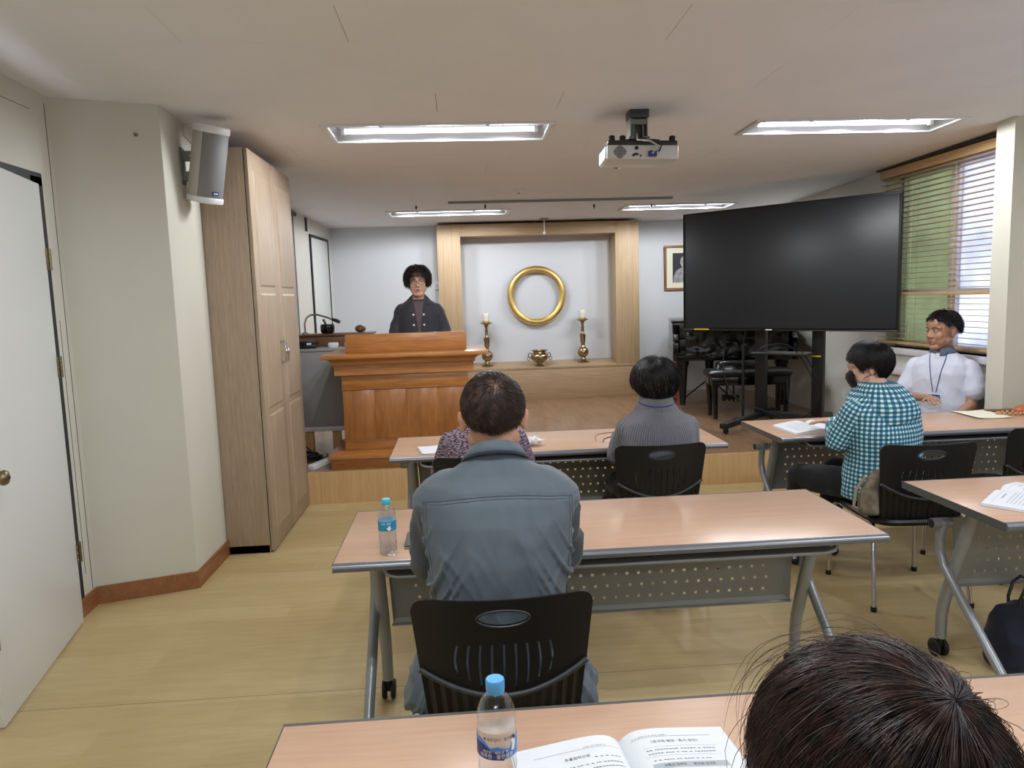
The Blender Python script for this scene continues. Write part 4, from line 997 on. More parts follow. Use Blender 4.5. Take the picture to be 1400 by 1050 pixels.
# ------------------------------------------------------------------ people
def skin_mat(name, c):
    m, nt, b = newmat(name)
    n = N(nt, 'ShaderNodeTexNoise', Scale=14.0, Detail=5.0); nt.links.new(coords(nt), n.inputs['Vector'])
    cc = lin(c); nt.links.new(ramp(nt, n.outputs['Fac'], [(.3, tuple(x*.94 for x in cc[:3])), (.7, cc)]), b.inputs['Base Color'])
    b.inputs['Roughness'].default_value = .5; b.inputs['Subsurface Weight'].default_value = .08; b.inputs['Subsurface Radius'].default_value = (.01, .004, .002)
    return m
def hair_mat(name, c1, c2, rough=.38):
    m, nt, b = newmat(name)
    n = N(nt, 'ShaderNodeTexNoise', Scale=60.0, Detail=4.0); nt.links.new(coords(nt), n.inputs['Vector'])
    nt.links.new(ramp(nt, n.outputs['Fac'], [(.35, lin(c1)), (.72, lin(c2))]), b.inputs['Base Color'])
    b.inputs['Roughness'].default_value = rough; b.inputs['Specular IOR Level'].default_value = .45
    return m
def cloth(name, c, var=.08, rough=.8, weave=900, bmp=.25, sheen=.15):
    m, nt, b = newmat(name); cc = lin(c)
    n = N(nt, 'ShaderNodeTexNoise', Scale=5.0, Detail=6.0); nt.links.new(coords(nt), n.inputs['Vector'])
    nt.links.new(ramp(nt, n.outputs['Fac'], [(.3, tuple(x*(1-var) for x in cc[:3])), (.7, tuple(min(1, x*(1+var)) for x in cc[:3]))]), b.inputs['Base Color'])
    b.inputs['Roughness'].default_value = rough; b.inputs['Sheen Weight'].default_value = sheen; b.inputs['Specular IOR Level'].default_value = .25
    n2 = N(nt, 'ShaderNodeTexNoise', Scale=float(weave), Detail=2.0); nt.links.new(coords(nt), n2.inputs['Vector'])
    bump(nt, b, n2.outputs['Fac'], bmp, .001)
    return m
MT['skin'] = skin_mat('skin', (196, 148, 122)); MT['skin_tan'] = skin_mat('skin_tan', (172, 130, 106)); MT['skin_pale'] = skin_mat('skin_pale', (212, 168, 146))
MT['lip'] = skin_mat('lip', (160, 92, 84)); MT['eye'] = M('eye_white', (214, 208, 204), .2); MT['iris'] = M('iris', (24, 16, 12), .15)
MT['hair_black'] = hair_mat('hair_black', (14, 13, 14), (38, 35, 36)); MT['hair_brown'] = hair_mat('hair_brown', (38, 28, 26), (86, 66, 58), .42)
MT['hair_grey'] = hair_mat('hair_greying', (16, 16, 18), (96, 94, 96), .4); MT['hair_red'] = hair_mat('hair_red_black', (18, 13, 14), (66, 40, 38), .33)
MT['hair_silver'] = hair_mat('hair_silver', (84, 80, 80), (140, 134, 132), .35); MT['hair_curl'] = hair_mat('hair_dark_curl', (24, 18, 19), (62, 46, 46)); MT['hair_cap'] = M('hair_under', (24, 18, 18), .9, spec=.05); MT['scalp'] = skin_mat('scalp', (112, 86, 74))
MT['jacket'] = cloth('grey_blue_jacket', (98, 112, 122), .07, .62, 700); _c = None
def creased(name, c):
    m = cloth(name, c, .07, .62, 700); nt = m.node_tree; b = nt.nodes['Principled BSDF']
    n = N(nt, 'ShaderNodeTexNoise', Scale=7.0, Detail=3.0, Distortion=1.2); n.noise_type = 'RIDGED_MULTIFRACTAL'; nt.links.new(coords(nt, (1, 1, .55)), n.inputs['Vector'])
    b2 = nt.nodes.new('ShaderNodeBump'); b2.inputs['Strength'].default_value = .9; b2.inputs['Distance'].default_value = .02
    nt.links.new(n.outputs['Fac'], b2.inputs['Height']); old = b.inputs['Normal'].links[0].from_node; nt.links.new(b2.outputs[0], old.inputs['Normal']); return m
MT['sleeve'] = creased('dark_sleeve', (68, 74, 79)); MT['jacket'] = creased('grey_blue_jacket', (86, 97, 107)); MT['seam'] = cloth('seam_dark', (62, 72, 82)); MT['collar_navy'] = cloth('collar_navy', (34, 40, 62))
MT['charcoal'] = cloth('charcoal_shirt', (56, 58, 64), .08, .7); MT['tee'] = cloth('mauve_tee', (98, 84, 88)); MT['black_cloth'] = cloth('black_cloth', (20, 20, 23), .1, .85)
MT['white_cloth'] = cloth('white_linen', (206, 210, 228), .03, .8); MT['collar_grey'] = cloth('collar_grey', (104, 114, 134)); MT['dark_trouser'] = cloth('dark_trousers', (34, 35, 40))
MT['maroon'] = cloth('maroon_knit', (70, 34, 44))
def uvattr(nt):
    a = nt.nodes.new('ShaderNodeAttribute'); a.attribute_name = 'wrap'; return a.outputs['Vector']
def gingham():
    m, nt, b = newmat('gingham_check'); sp = nt.nodes.new('ShaderNodeSeparateXYZ'); nt.links.new(uvattr(nt), sp.inputs[0])
    def stripe(o, f):
        mu = N(nt, 'ShaderNodeMath', operation='MULTIPLY'); mu.inputs[1].default_value = f; nt.links.new(o, mu.inputs[0])
        fr = N(nt, 'ShaderNodeMath', operation='FRACT'); nt.links.new(mu.outputs[0], fr.inputs[0])
        gt = N(nt, 'ShaderNodeMath', operation='GREATER_THAN'); gt.inputs[1].default_value = .46; nt.links.new(fr.outputs[0], gt.inputs[0]); return gt.outputs[0]
    s = N(nt, 'ShaderNodeMath', operation='ADD'); nt.links.new(stripe(sp.outputs[0], 46), s.inputs[0]); nt.links.new(stripe(sp.outputs[1], 46), s.inputs[1])
    h = N(nt, 'ShaderNodeMath', operation='MULTIPLY'); h.inputs[1].default_value = .5; nt.links.new(s.outputs[0], h.inputs[0])
    n = nt.nodes.new('ShaderNodeValToRGB'); n.color_ramp.interpolation = 'CONSTANT'; e = n.color_ramp.elements
    e[0].position = 0; e[0].color = lin((216, 228, 232)); e[1].position = .3; e[1].color = lin((74, 140, 160)); x = e.new(.8); x.color = lin((20, 84, 108))
    nt.links.new(h.outputs[0], n.inputs[0]); nt.links.new(n.outputs[0], b.inputs['Base Color']); b.inputs['Roughness'].default_value = .8
    n2 = N(nt, 'ShaderNodeTexNoise', Scale=70.0, Detail=3.0); nt.links.new(coords(nt), n2.inputs['Vector']); bump(nt, b, n2.outputs['Fac'], .5, .002)
    return m
MT['gingham'] = gingham()
def knit():
    m, nt, b = newmat('cable_knit'); sp = nt.nodes.new('ShaderNodeSeparateXYZ'); nt.links.new(uvattr(nt), sp.inputs[0])
    w1 = N(nt, 'ShaderNodeTexWave', Scale=26.0, Distortion=1.2); w1.inputs['Detail'].default_value = 1.0; w1.inputs['Detail Scale'].default_value = 3.0; nt.links.new(uvattr(nt), w1.inputs['Vector'])
    w2 = N(nt, 'ShaderNodeTexWave', Scale=70.0); nt.links.new(uvattr(nt), w2.inputs['Vector'])
    mu = N(nt, 'ShaderNodeMath', operation='ADD'); nt.links.new(w1.outputs['Fac'], mu.inputs[0]); nt.links.new(w2.outputs['Fac'], mu.inputs[1])
    nt.links.new(ramp(nt, w1.outputs['Fac'], [(.1, lin((92, 92, 102))), (.8, lin((134, 134, 146)))]), b.inputs['Base Color'])
    bump(nt, b, mu.outputs[0], .8, .004); b.inputs['Roughness'].default_value = .9; b.inputs['Sheen Weight'].default_value = .3
    return m
MT['knit'] = knit()
def tweed():
    m, nt, b = newmat('purple_tweed'); n = N(nt, 'ShaderNodeTexNoise', Scale=1.0, Detail=2.0)
    mp = nt.nodes.new('ShaderNodeMapping'); mp.inputs['Scale'].default_value = (60, 190, 1); nt.links.new(uvattr(nt), mp.inputs[0]); nt.links.new(mp.outputs[0], n.inputs['Vector'])
    nt.links.new(ramp(nt, n.outputs['Fac'], [(.46, lin((64, 54, 70))), (.56, lin((172, 150, 166)))]), b.inputs['Base Color']); b.inputs['Roughness'].default_value = .9
    bump(nt, b, n.outputs['Fac'], .5, .003); return m
MT['tweed'] = tweed()

def remesh(mb, vox, smooth=2, wr=None):
    """one continuous surface out of overlapping volumes; wr(co, normal)->offset adds folds"""
    me = bpy.data.meshes.new('tmp'); me.from_pydata([tuple(v) for v in mb.v], [], mb.f)
    bm = bmesh.new(); bm.from_mesh(me); bmesh.ops.recalc_face_normals(bm, faces=bm.faces); bm.to_mesh(me); bm.free()
    o = bpy.data.objects.new('tmp', me); COL.objects.link(o)
    r = o.modifiers.new('r', 'REMESH'); r.mode = 'VOXEL'; r.voxel_size = vox
    if smooth: s = o.modifiers.new('s', 'SMOOTH'); s.iterations = smooth; s.factor = .5
    dg = bpy.context.evaluated_depsgraph_get(); out = bpy.data.meshes.new_from_object(o.evaluated_get(dg))
    bpy.data.objects.remove(o); bpy.data.meshes.remove(me)
    if wr:
        nv = len(out.vertices); co = np.empty(nv*3, np.float32); no = np.empty(nv*3, np.float32)
        out.vertices.foreach_get('co', co); out.vertex_normals.foreach_get('vector', no)
        co = co.reshape(-1, 3); no = no.reshape(-1, 3)
        d = np.array([wr(Vector(c), n) for c, n in zip(co.tolist(), no.tolist())], np.float32)
        co += no*d[:, None]; out.vertices.foreach_set('co', co.ravel()); out.update()
    out.shade_smooth(); return out
def wrapattr(me, cx=0, cy=0, R=.17, z0=0):
    nv = len(me.vertices); co = np.empty(nv*3, np.float32); me.vertices.foreach_get('co', co); co = co.reshape(-1, 3)
    a = me.attributes.new('wrap', 'FLOAT_VECTOR', 'POINT'); v = np.zeros((nv, 3), np.float32)
    v[:, 0] = np.arctan2(co[:, 0]-cx, -(co[:, 1]-cy))*R+1; v[:, 1] = co[:, 2]+.0*co[:, 0]; a.data.foreach_set('vector', v.ravel())
def limbattr(me, a, b, r=.055):
    a = np.array(a); b = np.array(b); d = (b-a)/np.linalg.norm(b-a); e = np.cross(d, [0, 1, .1]); e /= np.linalg.norm(e); f = np.cross(d, e)
    nv = len(me.vertices); co = np.empty(nv*3, np.float32); me.vertices.foreach_get('co', co); q = co.reshape(-1, 3)-a
    at = me.attributes.new('wrap', 'FLOAT_VECTOR', 'POINT'); v = np.zeros((nv, 3), np.float32)
    v[:, 0] = np.arctan2(q@e, q@f)*r+1; v[:, 1] = q@d+1; at.data.foreach_set('vector', v.ravel())
def wr_noise(amp, sc=(9, 9, 5), seed=0, ridge=True):
    def f(c, n):
        p = Vector((c.x*sc[0]+seed, c.y*sc[1], c.z*sc[2]))
        q = Vector((c.x*26+seed, c.y*26, c.z*14+c.x*8))
        a = noise.noise(p); b = noise.noise(q)
        return amp*((1-abs(a)*2.2) if ridge else a)+amp*.45*b
    return f
def lerp(a, b, t): return Vector(a)*(1-t)+Vector(b)*t

def head_prims(m, T, sex='m'):
    """head about 23 cm tall, origin in its middle, face toward +y"""
    def P(x, y, z): return T @ Vector((x, y, z))
    R3 = T.to_3x3()
    m.sphere(P(0, -.012, .032), (.0755, .094, .086), 20, 14, R3)
    m.sphere(P(0, .030, -.022), (.062, .060, .082), 18, 12, R3)
    m.cap(P(-.043, .0, -.05), P(-.020, .058, -.092), .030, .021); m.cap(P(.043, .0, -.05), P(.020, .058, -.092), .030, .021)
    m.sphere(P(0, .064, -.093), (.026, .022, .020), 12, 8, R3)
    for s in (-1, 1):
        m.sphere(P(s*.034, .056, -.022), (.030, .026, .034), 14, 10, R3)
        m.sphere(P(s*.037, .040, -.050), (.028, .032, .040), 14, 10, R3)
        m.sphere(P(s*.031, .0735, .010), (.017, .0125, .0085), 12, 8, R3)       # lids
        m.cap(P(s*.014, .080, .031), P(s*.048, .064, .032), .012, .012)          # brow
        m.sphere(P(s*.013, .092, -.026), (.0095, .011, .009), 10, 8, R3)
        m.sphere(P(s*.082, -.008, -.004), (.0095, .018, .032), 12, 8, R3 @ Matrix.Rotation(s*-.45, 3, 'Z'))
        m.sphere(P(s*.087, -.016, .010), (.0065, .016, .019), 10, 8, R3 @ Matrix.Rotation(s*-.6, 3, 'Z'))
    m.sphere(P(0, .070, .055), (.048, .022, .038), 14, 10, R3)
    m.cap(P(0, .078, .022), P(0, .098, -.016), .0085, .0115); m.sphere(P(0, .102, -.021), (.0125, .011, .010), 12, 8, R3)
    m.cap(P(-.018, .082, -.050), P(.018, .082, -.050), .009, .009); m.cap(P(-.015, .081, -.064), P(.015, .081, -.064), .010, .010)
def face_parts(body, T, lips=True, eyes=True, brow='hair_black', lipmat='lip', age=False):
    def P(x, y, z): return T @ Vector((x, y, z))
    R3 = T.to_3x3()
    for s in (-1, 1):
        if eyes:
            e = MB().sphere(P(s*.031, .0785, .0095), (.0125, .0085, .0042), 12, 8, R3).build('eye', 'eye', body, smooth=True)
            MB().sphere(P(s*.031, .0845, .0095), (.0052, .0032, .0040), 10, 6, R3).build('iris', 'iris', e, smooth=True)
            MB().tube([P(s*.017, .0845, .0105), P(s*.025, .0880, .0145), P(s*.036, .0850, .0145), P(s*.046, .0760, .0105)], .0016, 6).build('eyelid', 'iris', body, smooth=True)
        MB().tube([P(s*.013, .0925, .0290), P(s*.027, .0925, .0345), P(s*.040, .0850, .0350), P(s*.051, .0730, .0300)], [.0022, .0032, .0030, .0014], 6).build('eyebrow', brow, body, smooth=True)
    if lips:
        m = MB(); m.tube([P(-.021, .0835, -.0565), P(-.008, .0915, -.0525), P(0, .0920, -.0535), P(.008, .0915, -.0525), P(.021, .0835, -.0565)], [.0015, .0042, .0038, .0042, .0015], 8)
        m.tube([P(-.019, .0835, -.0575), P(0, .0915, -.0630), P(.019, .0835, -.0575)], [.0015, .0052, .0015], 8); m.build('lips', lipmat, body, smooth=True)
def hand_prims(m, W, D, Nn, s, curl=.5, L=1.0):
    """W wrist point, D pointing direction, Nn palm normal (toward what it rests on), s=+1 thumb on the side D x Nn"""
    W = Vector(W); D = Vector(D).normalized(); Nn = Vector(Nn); Nn = (Nn-D*Nn.dot(D)).normalized(); S = D.cross(Nn)*s
    for k in range(4):
        q = (k-1.5); m.cap(W+D*.012+S*(-q*.012), W+D*(.082-.004*abs(k-1))*L+S*(-q*.0205), .0145, .0105)
    for k, ln in enumerate((.070, .078, .073, .056)):
        q = k-1.5; b0 = W+D*(.085-.004*abs(k-1))*L+S*(-q*.0215); d1 = (D-S*q*.07).normalized()
        c = curl; p1 = b0+(d1*math.cos(c*.5)+Nn*math.sin(c*.5))*ln*.45*L; p2 = p1+(d1*math.cos(c)+Nn*math.sin(c))*ln*.32*L; p3 = p2+(d1*math.cos(c*1.5)+Nn*math.sin(c*1.5))*ln*.23*L
        m.cap(b0, p1, .0088, .0082, 8); m.cap(p1, p2, .0082, .0075, 8); m.cap(p2, p3, .0075, .0065, 8)
    t0_ = W+D*.025*L+S*.028; t1 = t0_+(D*.6+S*.75+Nn*.25).normalized()*.036*L; t2 = t1+(D*.9+S*.25+Nn*.3).normalized()*.03*L
    m.cap(W+D*.012+S*.012, t0_, .014, .0125, 8); m.cap(t0_, t1, .0125, .0095, 8); m.cap(t1, t2, .0095, .0075, 8)

def mask_el(kind):
    """lowest elevation (radians) hair reaches at azimuth az (0 = face, pi = nape)"""
    K = {'male': [(0, .62), (.7, .55), (1.05, .38), (1.3, .10), (1.55, .30), (1.8, -.05), (2.2, -.50), (PI, -.70)],
         'young': [(0, .46), (.6, .48), (.95, .36), (1.25, -.02), (1.5, .22), (1.8, .02), (2.2, -.28), (PI, -.48)],
         'bob': [(0, .26), (.6, .20), (.85, -.02), (1.1, -.38), (1.35, -.16), (1.6, -.14), (1.85, -.60), (2.3, -1.0), (PI, -1.12)],
         'curly': [(0, .30), (.55, .24), (.85, .0), (1.1, -.42), (1.6, -.52), (2.2, -.62), (PI, -.66)],
         'full': [(0, .30), (.6, .22), (.9, -.1), (1.2, -.35), (1.6, -.45), (2.2, -.62), (PI, -.75)]}[kind]
    def f(az):
        az = abs((az+PI) % (2*PI)-PI)
        for (a, e), (a2, e2) in zip(K, K[1:]):
            if az <= a2: return e+(e2-e)*(az-a)/(a2-a)
        return K[-1][1]
    return f
def hair(body, T, kind, mat, n, rad=(.086, .104, .098), c=(0, -.012, .032), pole=(0, -.35, 1), seg=9, thick=.0009, L=(.5, 1.1), lift=.10, wav=.0, bald=None, curl=0, seed=1, capmat=None, lump=.0, mat2=None, frac2=0, cap_in=.93, swirl=.35, stray=.02, clump=0, fly=0):
    f = mask_el(kind); rs = np.random.RandomState(seed); C = np.array(c); Rr = np.array(rad)
    Tn = np.array([[T[i][j] for j in range(4)] for i in range(4)])
    def tw(P): return P@Tn[:3, :3].T+Tn[:3, 3]
    pv = Vector(pole).normalized(); e1 = pv.cross(Vector((0, 1, 0))).normalized(); e2 = pv.cross(e1)
    pvn, e1n, e2n = np.array(pv), np.array(e1), np.array(e2)
    def dirs(th, ph): return np.cos(th)[..., None]*pvn+np.sin(th)[..., None]*(np.cos(ph)[..., None]*e1n+np.sin(ph)[..., None]*e2n)
    azs = np.linspace(-PI, PI, 181); els = np.array([f(a) for a in azs])
    def ok(D, mg=0): return np.arcsin(np.clip(D[..., 2], -1, 1)) > np.interp(np.arctan2(D[..., 0], D[..., 1]), azs, els)-mg
    # cap: closed shell over the hair region
    na, ne = 64, 26; vs = []; inner = []
    for i in range(ne+1):
        for k in range(na):
            az = -PI+2*PI*k/na; lo = f(az); el = PI/2-(PI/2-lo)*i/ne
            D = Vector((math.sin(az)*math.cos(el), math.cos(az)*math.cos(el), math.sin(el)))
            edge = min(1, (1-i/ne)*5); t = (.905+(cap_in-.905+.045)*edge) if not bald else .955-.03*(1-edge)
            lm = lump*noise.noise(D*7+Vector((seed, 0, 0)))*edge+lump*.6*noise.noise(D*13)*edge
            vs.append(C+np.array(D)*Rr*(t+lm)); inner.append(C+np.array(D)*Rr*.80)
    vs = tw(np.array(vs+inner)); o = len(inner); fs = []
    for i in range(ne):
        for k in range(na):
            a, b = i*na+k, i*na+(k+1) % na; fs.append((a, a+na, b+na, b)); fs.append((a+o, b+o, b+na+o, a+na+o))
    for k in range(na): a, b = ne*na+k, ne*na+(k+1) % na; fs.append((a, a+o, b+o, b))
    fs.append(tuple(range(na))) ; m = MB()
    m.add([tuple(v) for v in vs], fs[:-1]); h = m.build('hair', capmat or 'hair_cap', body, smooth=True)
    # strands
    def strands(cnt, mt, nm, sd, lmul=1.0):
        rs = np.random.RandomState(sd)
        ph = rs.uniform(0, 2*PI, cnt*3); th = np.arccos(1-rs.uniform(0, 1, cnt*3)*1.85)
        th = np.where(rs.uniform(0, 1, cnt*3) < .16, th*.3, th)
        D0 = dirs(th, ph); keep = ok(D0, -.03)
        if bald: keep &= ~((th < bald*1.7) & (rs.uniform(0, 1, cnt*3) > .30+(th/(bald*1.7))**1.6*.65))
        ph, th = ph[keep][:cnt], th[keep][:cnt]; n_ = len(ph)
        Ls = rs.uniform(L[0], L[1], n_); lf = rs.uniform(.25, 1, n_)*lift; sw = swirl*rs.uniform(.6, 1.4, n_)
        j1, j2 = rs.uniform(0, 6.28, n_), rs.uniform(0, 6.28, n_); st = rs.normal(0, stray, n_)
        s = np.linspace(0, 1, seg)[None, :]
        binc = (np.floor(ph/clump)+.5)*clump if clump else ph; hsh = np.sin(np.floor(ph/max(clump, .01))*91.7+np.floor(th*3)*37.1)*.5+.5
        if clump: lf = lf*(.45+.9*hsh)
        lf = lf*lmul
        TH = th[:, None]+Ls[:, None]*s; PH = ph[:, None]+((binc-ph)*.75*np.minimum(1, th*1.2))[:, None]*s+sw[:, None]*s*(.6+.4*np.sin(TH))+st[:, None]*s*s*4
        if wav: PH = PH+wav*np.sin(s*7+j1[:, None])*s; TH = TH+wav*.4*np.cos(s*6+j2[:, None])*s
        D = dirs(TH, PH); okm = ok(D, .05+.06*np.sin(j1)[:, None])
        # freeze points after leaving the region
        alive = np.cumprod(okm, axis=1).astype(bool)
        R_ = ((.955 if bald else cap_in+.058)+lf[:, None]*np.sin(np.minimum(1, s*1.15)*PI*.62)+st[:, None]*s)
        P = C+D*Rr*R_[..., None]
        if curl:
            P = P+curl*np.stack([np.sin(s*16+j1[:, None]), np.cos(s*16+j2[:, None]), np.sin(s*13+j2[:, None])], -1)*s[..., None]
        last = np.maximum(alive.sum(1)-1, 1)
        for i in range(1, seg):
            dead = ~alive[:, i]
            P[dead, i] = P[dead, i-1]+np.array([0, 0, -.0006])+(P[dead, i-1]-P[np.nonzero(dead)[0], np.maximum(i-2, 0)])*.35
        P = tw(P)
        d = np.gradient(P, axis=1); d /= np.linalg.norm(d, axis=2, keepdims=True)+1e-9
        up = np.cross(d, tw(np.array([[0, 0, 0]]))[0]-P+1e-6); up /= np.linalg.norm(up, axis=2, keepdims=True)+1e-9; bi = np.cross(d, up)
        w = thick*(1-.75*s**2)[..., None]*np.ones((n_, 1, 1)); w[:, -1] *= .3
        V = np.stack([P+(up*math.cos(a)+bi*math.sin(a))*w for a in (0, 2.094, 4.188)], 2)  # n,seg,3,3
        V = V.reshape(-1, 3); b = (np.arange(n_)*seg*3)[:, None, None]; i = (np.arange(seg-1)*3)[None, :, None]; k = np.arange(3)[None, None, :]; k2 = (k+1) % 3
        F = np.stack([b+i+k, b+i+k2, b+i+3+k2, b+i+3+k], -1).reshape(-1, 4)
        me = bpy.data.meshes.new(nm); me.vertices.add(len(V)); me.vertices.foreach_set('co', V.astype(np.float32).ravel())
        me.loops.add(F.size); me.loops.foreach_set('vertex_index', F.ravel().astype(np.int32)); me.polygons.add(len(F))
        me.polygons.foreach_set('loop_start', np.arange(0, F.size, 4, dtype=np.int32)); me.polygons.foreach_set('loop_total', np.full(len(F), 4, np.int32))
        me.update(calc_edges=True); me.materials.append(MT[mt]); me.shade_smooth()
        ob = link(nm, me, h); ob['kind'] = 'stuff'; return ob
    strands(n, mat, 'hair_strands', seed)
    if fly: strands(fly, mat, 'loose_strands', seed+90, 3.4)
    if mat2: strands(int(n*frac2), mat2, 'grey_hair_strands', seed+50)
    return h

def person(label, loc, rz, J, skin='skin', vox=.0065, clothes=True):
    """J: joints in the person's own frame (faces +y, origin on the floor under the hips)"""
    t = thing('person', label, 'person', loc, rz)
    m = MB(); T = J['head']
    head_prims(m, T)
    hb = T @ Vector((0, -.022, -.06)); m.cap(hb, J['neck'], .050, .056)
    sc = J.get('bulk', 1.0); m.rings([(a[0], a[1], a[2], a[3]*.90, a[4]*.88, 2.3) for a in J['torso']], 28)
    for s, k in ((-1, 'l'), (1, 'r')):
        S, E, Wr = J['sh'+k], J['el'+k], J['wr'+k]
        m.cap(S, E, .046*sc, .036*sc); m.cap(E, Wr, .036*sc, .024); 
        hd = J.get('hand'+k) or (Vector(Wr)-Vector(E)).normalized(); hand_prims(m, Vector(Wr)+Vector(hd)*.005, hd, J.get('palm', (0, 0, -1)), -s, J.get('curl', .4), J.get('handL', .95))
        H, Kn, An = J['hip'+k], J['kn'+k], J['an'+k]
        m.cap(H, Kn, .078*sc, .054*sc); m.cap(Kn, An, .052*sc, .036); fd = J.get('foot'+k, Vector((0, 1, 0)))
        m.cap(Vector(An)+Vector((0, -.01, -.035)), Vector(An)+Vector(fd)*.15+Vector((0, 0, -.05)), .034, .024)
    me = remesh(m, vox, 2); me.materials.append(MT[skin]); b = link('body', me, t)
    return t, b
def shoes(t, J, mat='black'):
    for k in 'lr':
        An = Vector(J['an'+k]); fd = Vector(J.get('foot'+k, (0, 1, 0))).normalized(); sd = Vector((fd.y, -fd.x, 0))
        m = MB(); R = []
        vs = []; n = 16; prof = [(-.055, .028, .05), (-.03, .038, .075), (.03, .040, .07), (.09, .046, .052), (.15, .044, .042), (.185, .03, .03), (.20, .008, .016)]
        for (q, w_, h_) in prof:
            for i in range(n):
                a = 2*PI*i/n; x = w_*math.cos(a); z = h_*.5+h_*.5*math.sin(a); p = Vector((An.x, An.y, 0))+fd*q+sd*x; vs.append((p.x, p.y, J.get('floor', 0)+.004+z))
        m.add(vs, [(i*n+j, i*n+(j+1) % n, (i+1)*n+(j+1) % n, (i+1)*n+j) for i in range(len(prof)-1) for j in range(n)]+[tuple(range(n)), tuple(range((len(prof)-1)*n, len(prof)*n))])
        s = m.build('shoe', mat, t, smooth=True)
def trousers(t, J, mat, vox=.009, extra=.014):
    m = MB(); sc = J.get('bulk', 1.0)
    tr = J['torso']; m.rings([(a[0], a[1], a[2], a[3]*.93, a[4]*.92, 2.4) for a in tr[:3]], 28)
    for k in 'lr':
        m.cap(J['hip'+k], J['kn'+k], (.078+extra)*sc, (.056+extra)*sc); m.cap(J['kn'+k], Vector(J['an'+k])+Vector((0, 0, .02)), (.054+extra)*sc, .036+extra+.008)
    me = remesh(m, vox, 2, wr_noise(.004, (10, 6, 10), 3)); me.materials.append(MT[mat]); return link('trousers', me, t)
def head_T(x, y, z, yaw=0, pitch=0, roll=0, s=1.0):
    """yaw>0 turns to the person's left; pitch>0 looks down"""
    return Matrix.Translation((x, y, z)) @ Matrix.Rotation(yaw, 4, 'Z') @ Matrix.Rotation(-pitch, 4, 'X') @ Matrix.Rotation(roll, 4, 'Y') @ Matrix.Scale(s, 4)
def glasses(body, T, mat, lens=False, r=.019):
    g = MB()
    for s in (-1, 1):
        g.tube([T @ Vector((s*.031+r*1.15*math.cos(a), .100-.012*abs(math.cos(a))*(1 if math.cos(a)*s > 0 else .2), .006+r*.85*math.sin(a))) for a in np.linspace(0, 2*PI, 21)], .0018, 6, False)
        g.tube([T @ Vector((s*.053, .090, .012)), T @ Vector((s*.076, .07, .012)), T @ Vector((s*.082, .0, .012)), T @ Vector((s*.083, -.02, .0))], .0014, 6)
    g.tube([T @ Vector((-.010, .0985, .010)), T @ Vector((0, .103, .013)), T @ Vector((.010, .0985, .010))], .0013, 6)
    return g.build('glasses', mat, body, smooth=True)

def seated(sw=.19, hz=.53, lean=0, kn=.46, spread=.13, army=.33, tablez=.745, shz=1.0, neckz=1.10, hy=.03):
    """default seated joints"""
    return dict(neck=(0, .0+lean*.8, neckz), shl=(-sw+.012, lean*.7, shz), shr=(sw-.012, lean*.7, shz), ell=(-sw-.03, .10+lean*.5, tablez+.03), elr=(sw+.03, .10+lean*.5, tablez+.03),
                wrl=(-.14, army, tablez+.02), wrr=(.14, army, tablez+.02), hipl=(-.085, .0, hz), hipr=(.085, .0, hz), knl=(-spread, kn-.04, .505), knr=(spread, kn-.04, .505),
                anl=(-spread, kn-.0, .09), anr=(spread, kn-.0, .09), handl=Vector((.5, .8, 0)).normalized(), handr=Vector((-.5, .8, 0)).normalized())

# ---- man in the grey blue jacket (origin at his hips)
J = seated(.165, shz=.95, neckz=1.095, lean=.04)
J['torso'] = [(0, .0, .45, .17, .14), (0, 0, .56, .175, .135), (0, -.01, .70, .17, .12), (0, -.01, .84, .185, .12), (0, .005, .95, .19, .115), (0, .02, 1.01, .16, .09), (0, .03, 1.05, .10, .07), (0, .035, 1.08, .06, .058)]
J['head'] = head_T(0, .075, 1.205, 0, .10, 0, 1.04)
MX, MY = .083, 1.955
t, b = person('man with thinning dark hair and grey blue jacket seen from behind', (MX, MY, 0), 0, J)
hair(b, J['head'], 'male', 'hair_brown', 6800, rad=(.086, .105, .096), pole=(.10, -1.15, 1), seg=8, thick=.00066, L=(.3, .7), lift=.09, bald=.24, seed=3, capmat='scalp', stray=.012)
h2 = None
trousers(t, J, 'dark_trouser'); shoes(t, J)
m = MB()
m.rings([(0, .025, .425, .266, .18, 2.6), (0, .025, .45, .268, .182, 2.6), (0, .015, .52, .236, .165, 2.5), (0, -.005, .63, .19, .145, 2.5), (0, -.01, .74, .186, .140, 2.5), (0, -.01, .85, .196, .138, 2.5), (0, 0, .95, .207, .13, 2.5), (0, .01, 1.005, .216, .12, 2.4), (0, .02, 1.043, .204, .106, 2.3), (0, .03, 1.066, .165, .092, 2.2), (0, .035, 1.080, .115, .082, 2.1, -.22), (0, .04, 1.094, .087, .074, 2.1, -.38), (0, .042, 1.102, .076, .068, 2.1, -.42)], 36)
for s in (-1, 1): m.sphere((s*.172, .02, .992), (.062, .07, .054), 16, 12)
def wj(c, n):
    side = min(1, max(0, (abs(c.x)-.06)/.12)); low = max(0, min(1, (.98-c.z)/.1))
    a = noise.noise(Vector((c.x*5+3, c.y*5, c.z*8+abs(c.x)*20))); b2 = noise.noise(Vector((c.x*15, c.y*15+7, c.z*13+abs(c.x)*26)))
    f1 = noise.noise(Vector((c.x*4, c.y*3+2, c.z*17+abs(c.x)*34))); f2 = noise.noise(Vector((c.x*9+5, c.y*5, c.z*10-abs(c.x)*22)))
    r = (1-min(1, abs(f1)*6))*.012*(.10+side)*low+(1-min(1, abs(f2)*6))*.007*(.25+side*.7)*low+.006*a*low+.003*b2
    if c.z < .56: r += .010*math.sin(math.atan2(c.x, -c.y)*9+c.z*8)*min(1, (.56-c.z)/.12)
    if abs(c.z-(1.028-.5*c.x*c.x)) < .006 and n[1] < 0: r -= .0018
    return r
